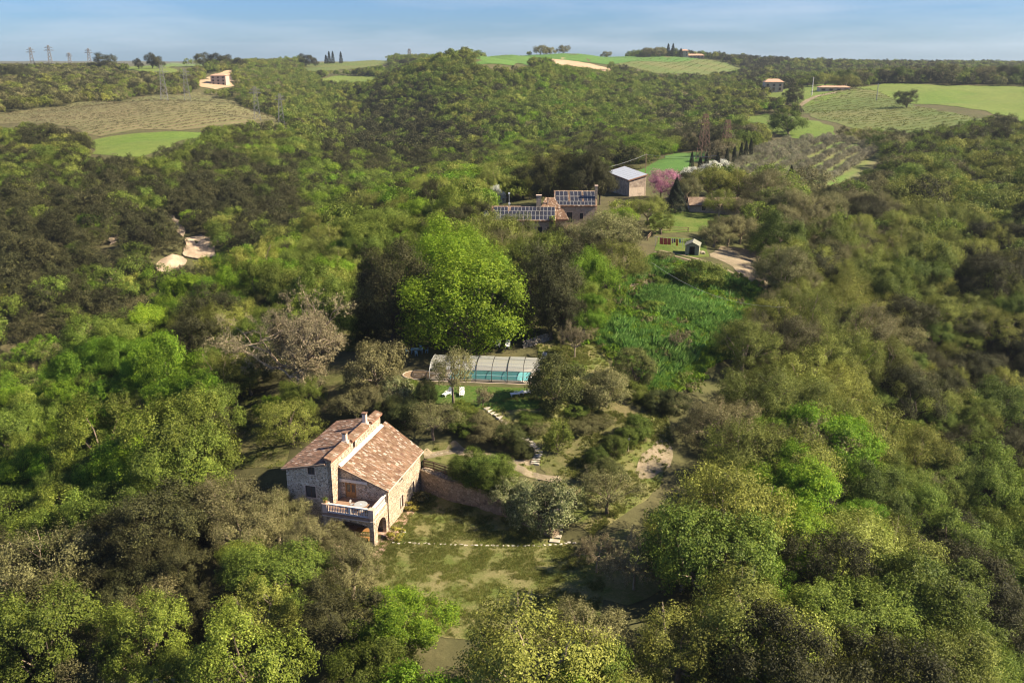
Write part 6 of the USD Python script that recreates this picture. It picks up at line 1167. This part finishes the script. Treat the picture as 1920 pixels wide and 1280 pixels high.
for px, py, R, h, k, lab in ((1478, 245, 8.5, 13, 'mid', 'dark round tree at the near edge of the plateau meadow'), (1392, 205, 5.5, 10, 'bright', 'bright round tree below the plateau fields'), (1492, 190, 5.5, 13, 'dark', 'dark tree by the road on the right plateau'), (1475, 192, 4.5, 9, 'dark', 'brown tree left of the dark roadside tree'), (1585, 160, 9, 12, 'yellow', 'large tree behind the low shed on the plateau'), (1700, 195, 6, 11, 'dark', 'dark tree at the right of the vineyard'), (1180, 262, 4, 10, 'mid', 'green tree above the barn field')):
    p = hit(px, py + 8); far_tree(k, px, py, p[1], R, h, 'field_tree', lab)
# meadow grass, lawn tufts
def blades(rng, n, h, r, w):
    g = rng.uniform(0, 2 * np.pi, n); a = np.column_stack([np.cos(g), np.sin(g)]); b = rng.normal(size=(n, 2)) * r * .35; hh = h * rng.uniform(.6, 1.2, n)
    lean = a * (hh * rng.uniform(.2, .7, n))[:, None]; s = np.column_stack([-a[:, 1], a[:, 0]]) * w
    v = np.stack([np.column_stack([b - s, 0 * hh]), np.column_stack([b + s, 0 * hh]), np.column_stack([b + lean * .45 + s * .7, hh * .7]), np.column_stack([b + lean, hh])], 1).reshape(-1, 3)
    k = np.arange(n)[:, None] * 4; return v, np.vstack([k + [0, 1, 2], k + [0, 2, 3]])
def strew(name, label, poly, n, protos, smin, smax, patch=None, lift=0):
    x0, y0, x1, y1 = poly.bounds; p = rngP.uniform((x0, y0), (x1, y1), (n * 3, 2)); p = p[shapely.contains_xy(poly, p[:, 0], p[:, 1])]
    if patch: p = p[meshkit.fbm(np.column_stack([p / patch[0], 0 * p[:, 0]]), 4, 4) + rngP.normal(size=len(p)) * .09 > patch[1]]
    p = p[:n]; s = rngP.uniform(smin, smax, (len(p), 1)) * np.ones((1, 3))
    instancer(name, label, protos, rngP.integers(len(protos), size=len(p)), np.column_stack([p, zg(p[:, 0], p[:, 1]) + lift]), rngP.uniform(0, 6.28, len(p)), s)
G_ = np.random.default_rng(9)
strew('meadow_grass', 'tall fresh grass of the meadow', MEADOW.difference(SOIL), 12000, [(blades(G_, 34, .75, .55, .035), m_) for m_ in ('grass_tall', 'grass_tall', 'grass_lime')], .45, 1.2)
strew('meadow_grass', 'patches of taller bluish grass in the meadow', MEADOW.buffer(-2).difference(SOIL), 5000, [(blades(G_, 34, 1.1, .7, .05), 'grass_blue') for m_ in range(2)], .6, 1.5, (7, .52))
strew('meadow_grass', 'lush lime green grass at the lower right of the meadow', plan([(1250, 745), (1300, 680), (1320, 600), (1345, 600), (1330, 690)]), 3000, [(blades(G_, 34, .7, .6, .05), 'grass_lime')], .6, 1.2)
_wb = crown_mesh(401, R=1.0, H=1.1, base=0, n=420, leaf=.2, nl=6, low=-.3, nc=30)[0]
strew('weeds', 'low weedy bushes through the meadow and its edges', MEADOW.buffer(2), 420, [(_wb, 'leaf_mid'), (_wb, 'leaf_bright'), (_wb, 'leaf_grey')], .35, 1.2, (9, .5))
def rows_on(name, label, poly, ang, dr, dj, proto, lift=0):
    c = poly.centroid; R_ = 400; u = np.array([math.cos(ang), math.sin(ang)]); v = np.array([-u[1], u[0]]); i, j = np.meshgrid(np.arange(-R_, R_, dr), np.arange(-R_, R_, dj))
    p = np.array([c.x, c.y]) + i.ravel()[:, None] * v + j.ravel()[:, None] * u + rngP.normal(size=(i.size, 2)) * .35; p = p[shapely.contains_xy(poly.buffer(-2), p[:, 0], p[:, 1])]; p = p[rngP.random(len(p)) < .9]
    s = rngP.uniform(.4, 1.0, (len(p), 1)) * np.array([[1, 1, .5]]); instancer(name, label, [proto], np.zeros(len(p), int), np.column_stack([p, zg(p[:, 0], p[:, 1]) + .2]), rngP.uniform(0, 6.28, len(p)), s); print(name, len(p))
_vb = crown_mesh(402, R=1.1, H=1.5, base=.2, n=110, leaf=.5, nl=5, low=-.3, nc=14)[0]
rows_on('vine_rows', 'rows of young vines on the brown field to the left', FIELD['left_brown'], 1.1, 6.0, 2.4, (_vb, 'leaf_bud'))
rows_on('vine_rows', 'rows of vines on the right plateau', FIELD['plain_orchard'], .5, 7.0, 2.6, (_vb, 'leaf_yellow'))
rows_on('vine_rows', 'rows of vines on the hill below the skyline house', FIELD['hill_right'], 1.2, 11, 7, (_vb, 'leaf_yellow'))
rows_on('vine_rows', 'rows of olive bushes on the far left hill field', FIELD['left_far'], .4, 10, 6, (_vb, 'leaf_mid'))
strew('lawn_grass', 'short patchy grass of the dry lawn', lawn.buffer(-.2), 13000, [(blades(G_, 22, .13, .35, .02), 'grass_short') for _ in range(2)], .5, 1.2, (1.6, .5), .03)
strew('rough_grass', 'rough grass and weeds on the garden bank', BANK.union(TERR_LAWN).union(GARDEN).difference(PATHS.buffer(.1)).buffer(-.1), 9000, [(blades(G_, 26, .3, .4, .03), 'grass_short') for _ in range(2)], .4, 1.0, (2.5, .46))
strew('rough_grass', 'rough grass in the clearings left of the house', SIDE_LAWN.union(GAP_LAWN), 5000, [(blades(G_, 22, .16, .4, .025), 'grass_short') for _ in range(2)], .6, 1.3, (4, .45))
strew('rough_grass', 'short green grass of the pool lawn', POOL_LAWN.buffer(-.1), 5000, [(blades(G_, 22, .1, .3, .02), 'grass_tall') for _ in range(2)], .5, 1.1)

# ---------------------------------------------------------------- woods
def scatter(rng, box_, spacing):
    x0, y0, x1, y1 = box_; s = spacing
    xs, ys = np.meshgrid(np.arange(x0, x1, s), np.arange(y0, y1, s * .87)); xs = xs + (np.arange(xs.shape[0]) % 2)[:, None] * s / 2
    return np.stack([xs.ravel(), ys.ravel()], 1) + rng.uniform(-.36, .36, (xs.size, 2)) * s
rngF = np.random.default_rng(5)
def inside(p, polys):
    m = np.zeros(len(p), bool)
    for g in polys:
        shapely.prepare(g); m |= shapely.contains_xy(g, p[:, 0], p[:, 1])
    return m
def in_view(p, top, pad=90):
    q = np.column_stack([p, zg(p[:, 0], p[:, 1]) + top * .6]); pp = proj(q)
    f = q[:, 1] * CP - (q[:, 2] - CAM_H) * SP
    return (f > 20) & (pp[:, 0] > -pad) & (pp[:, 0] < 1920 + pad) & (pp[:, 1] < 1280 + 2.2 * pad), pp
# what must stay visible: a tree is left out where its crown would stand in front of these (places in the photograph)
CLEAR = [sg.Polygon(p) for p in KEEP_VISIBLE]
CLEAR_FAR = CLEAR + [sg.Polygon(v).buffer(-1.5).intersection(sg.box(-60, 0, 1980, 1280)) for v in list(FIELD_PX.values()) + CLIFF_PX] + [sg.box(385, 134, 432, 160)]
CLEAR_FAR = [g for g in CLEAR_FAR if not g.is_empty]
def clear_of(x, y, z0, R, Hh, tol=.55, clear=None):
    top = proj(np.column_stack([x, y, z0 + Hh])); mid = proj(np.column_stack([x, y, z0 + Hh * .55])); slant = np.hypot(y, CAM_H - z0)
    rp = FPX * R / slant * tol; ok = np.ones(len(x), bool)
    for g in (clear or CLEAR):
        shapely.prepare(g)
        ok &= ~shapely.dwithin(shapely.points(mid), g, rp)
        ok &= ~shapely.contains_xy(g, top[:, 0], top[:, 1] + rp * .3)
    return ok
WORD = {'bright': 'fresh green', 'mid': 'mid green', 'yellow': 'yellow-green', 'dark': 'dark evergreen', 'grey': 'grey-green', 'bare': 'brownish half-bare'}
NAME = {'bright': 'leafy_tree', 'mid': 'leafy_tree', 'yellow': 'oak_tree', 'dark': 'holm_oak', 'grey': 'evergreen_oak', 'bare': 'budding_tree'}
def where_is(px, py):
    best = min(PLACES, key=lambda a: (a[0] - px) ** 2 + 1.5 * (a[1] - py) ** 2); return best[2]
# near woods: every tree its own object
cand = scatter(rngF, (-120, 38, 150, 262), 5.2)
vis, pp = in_view(cand, 9, 230)
cand, pp = cand[vis], pp[vis]
keep = ~inside(cand, NO_TREES); cand, pp = cand[keep], pp[keep]
odds = mix_at(pp).cumsum(1); pick = (rngF.random(len(cand))[:, None] > odds).sum(1).clip(0, 5)
sc = .54 + .6 * rngF.random(len(cand)) ** 1.2; zt = zg(cand[:, 0], cand[:, 1])
ok = clear_of(cand[:, 0], cand[:, 1], zt, 4.3 * sc, 8.6 * sc, .85)
taken = cKDTree(np.array(PLANTED)[:, :2]); dn, ik = taken.query(cand); ok &= dn > np.array(PLANTED)[ik, 2] * .75 + 2.4 * sc
cand, pp, pick, sc, zt = cand[ok], pp[ok], pick[ok], sc[ok], zt[ok]
slant = np.sqrt(cand[:, 0] ** 2 + cand[:, 1] ** 2 + (CAM_H - zt) ** 2)
order = np.argsort(slant); count = {}; spare = []; alike = {}
for n in order:
    k = MIXK[pick[n]]; nm = NAME[k]
    if count.get(nm, 0) >= 290 or slant[n] > 262 or not -60 < pp[n][0] < 1980 or pp[n][1] > 1400: spare.append(n); continue
    count[nm] = count.get(nm, 0) + 1
    src = KIND[k][rngF.integers(len(KIND[k]))]; s = sc[n]
    place = where_is(*pp[n]); size = 'small' if s < .7 else 'tall' if s > .9 else 'medium'
    x = copy_of(src, nm, None, 'tree', (cand[n, 0], cand[n, 1], zt[n] - .15), rngF.uniform(0, 6.28),
                (s * rngF.uniform(.92, 1.1), s * rngF.uniform(.92, 1.1), s * rngF.uniform(.9, 1.2)), group=f'{WORD[k]} trees of the woods round the farm')
    alike.setdefault((size, WORD[k], place), []).append((pp[n][0], x))
ORD = 'leftmost second third fourth fifth sixth seventh eighth ninth tenth eleventh twelfth thirteenth fourteenth fifteenth sixteenth seventeenth eighteenth nineteenth twentieth'.split()
CARD = 'one two three four five six seven eight nine ten eleven twelve thirteen fourteen fifteen sixteen seventeen eighteen nineteen twenty'.split()
for (size, w_, place), found in alike.items():
    found.sort(key=lambda q: q[0]); m = len(found)
    for i, (_, x) in enumerate(found):
        o = ORD[i] if i < 20 else str(i + 1); c_ = CARD[m - 1] if m <= 20 else str(m)
        lab = f'{size} {w_} tree {place}' if m == 1 else f'{"left" if i == 0 else "right"} one of two {size} {w_} trees {place}' if m == 2 else f'{"leftmost" if i == 0 else "rightmost" if i == m - 1 else o + " from left"} of {c_} {size} {w_} trees {place}'
        tag(x, lab)
print('near trees', len(order) - len(spare), count, 'spare', len(spare))

def wood(name, label, p, pick, s, near):
    z = zg(p[:, 0], p[:, 1]) - .2
    protos, start = [], {}
    for i, k in enumerate(MIXK): start[i] = (len(protos), len(FAR[k][0 if near else 1])); protos += FAR[k][0 if near else 1]
    which = [start[a][0] + rngF.integers(start[a][1]) for a in pick]
    instancer(name, label, protos, which, np.column_stack([p, z]), rngF.uniform(0, 6.28, len(p)), s[:, None] * rngF.uniform(.88, 1.15, (len(p), 3)))
if spare:
    wood('wood', 'rest of the trees in the woods around the farm and garden', cand[spare], pick[spare], sc[spare], True)
for nm, lab, box_, sp, near in WOODS:
    c = scatter(rngF, box_, sp); v, q = in_view(c, 9, 160); c, q = c[v], q[v]
    m = ~inside(c, NO_TREES) & ~((c[:, 0] > -120) & (c[:, 0] < 150) & (c[:, 1] < 262)); c, q = c[m], q[m]
    od = mix_at(q).cumsum(1); pk = (rngF.random(len(c))[:, None] > od).sum(1).clip(0, 5); s = rngF.uniform(.55, 1.0, len(c)) * (1.0 if sp < 8 else 1.2)
    z = zg(c[:, 0], c[:, 1]); m = clear_of(c[:, 0], c[:, 1], z, 4.3 * s, 8.6 * s, .6, CLEAR_FAR); c, pk, s = c[m], pk[m], s[m]
    if len(c): wood(nm, lab, c, pk, s, near)
    print(nm, len(c))

# ---------------------------------------------------------------- the air between here and the hills
usdkit.material(stage, '/World/Looks/air', {'v': ('principled_volume', {'color': (.78, .86, .96), 'density': .00006, 'anisotropy': .3})}, [], volume='v.volume')
M['air'] = UsdShade.Material.Get(stage, '/World/Looks/air')
tag(obj('haze', MB().box(-3700, -200, -60, 3700, 4400, 92), 'air'), 'pale haze over the far hills', None, None, 'stuff')
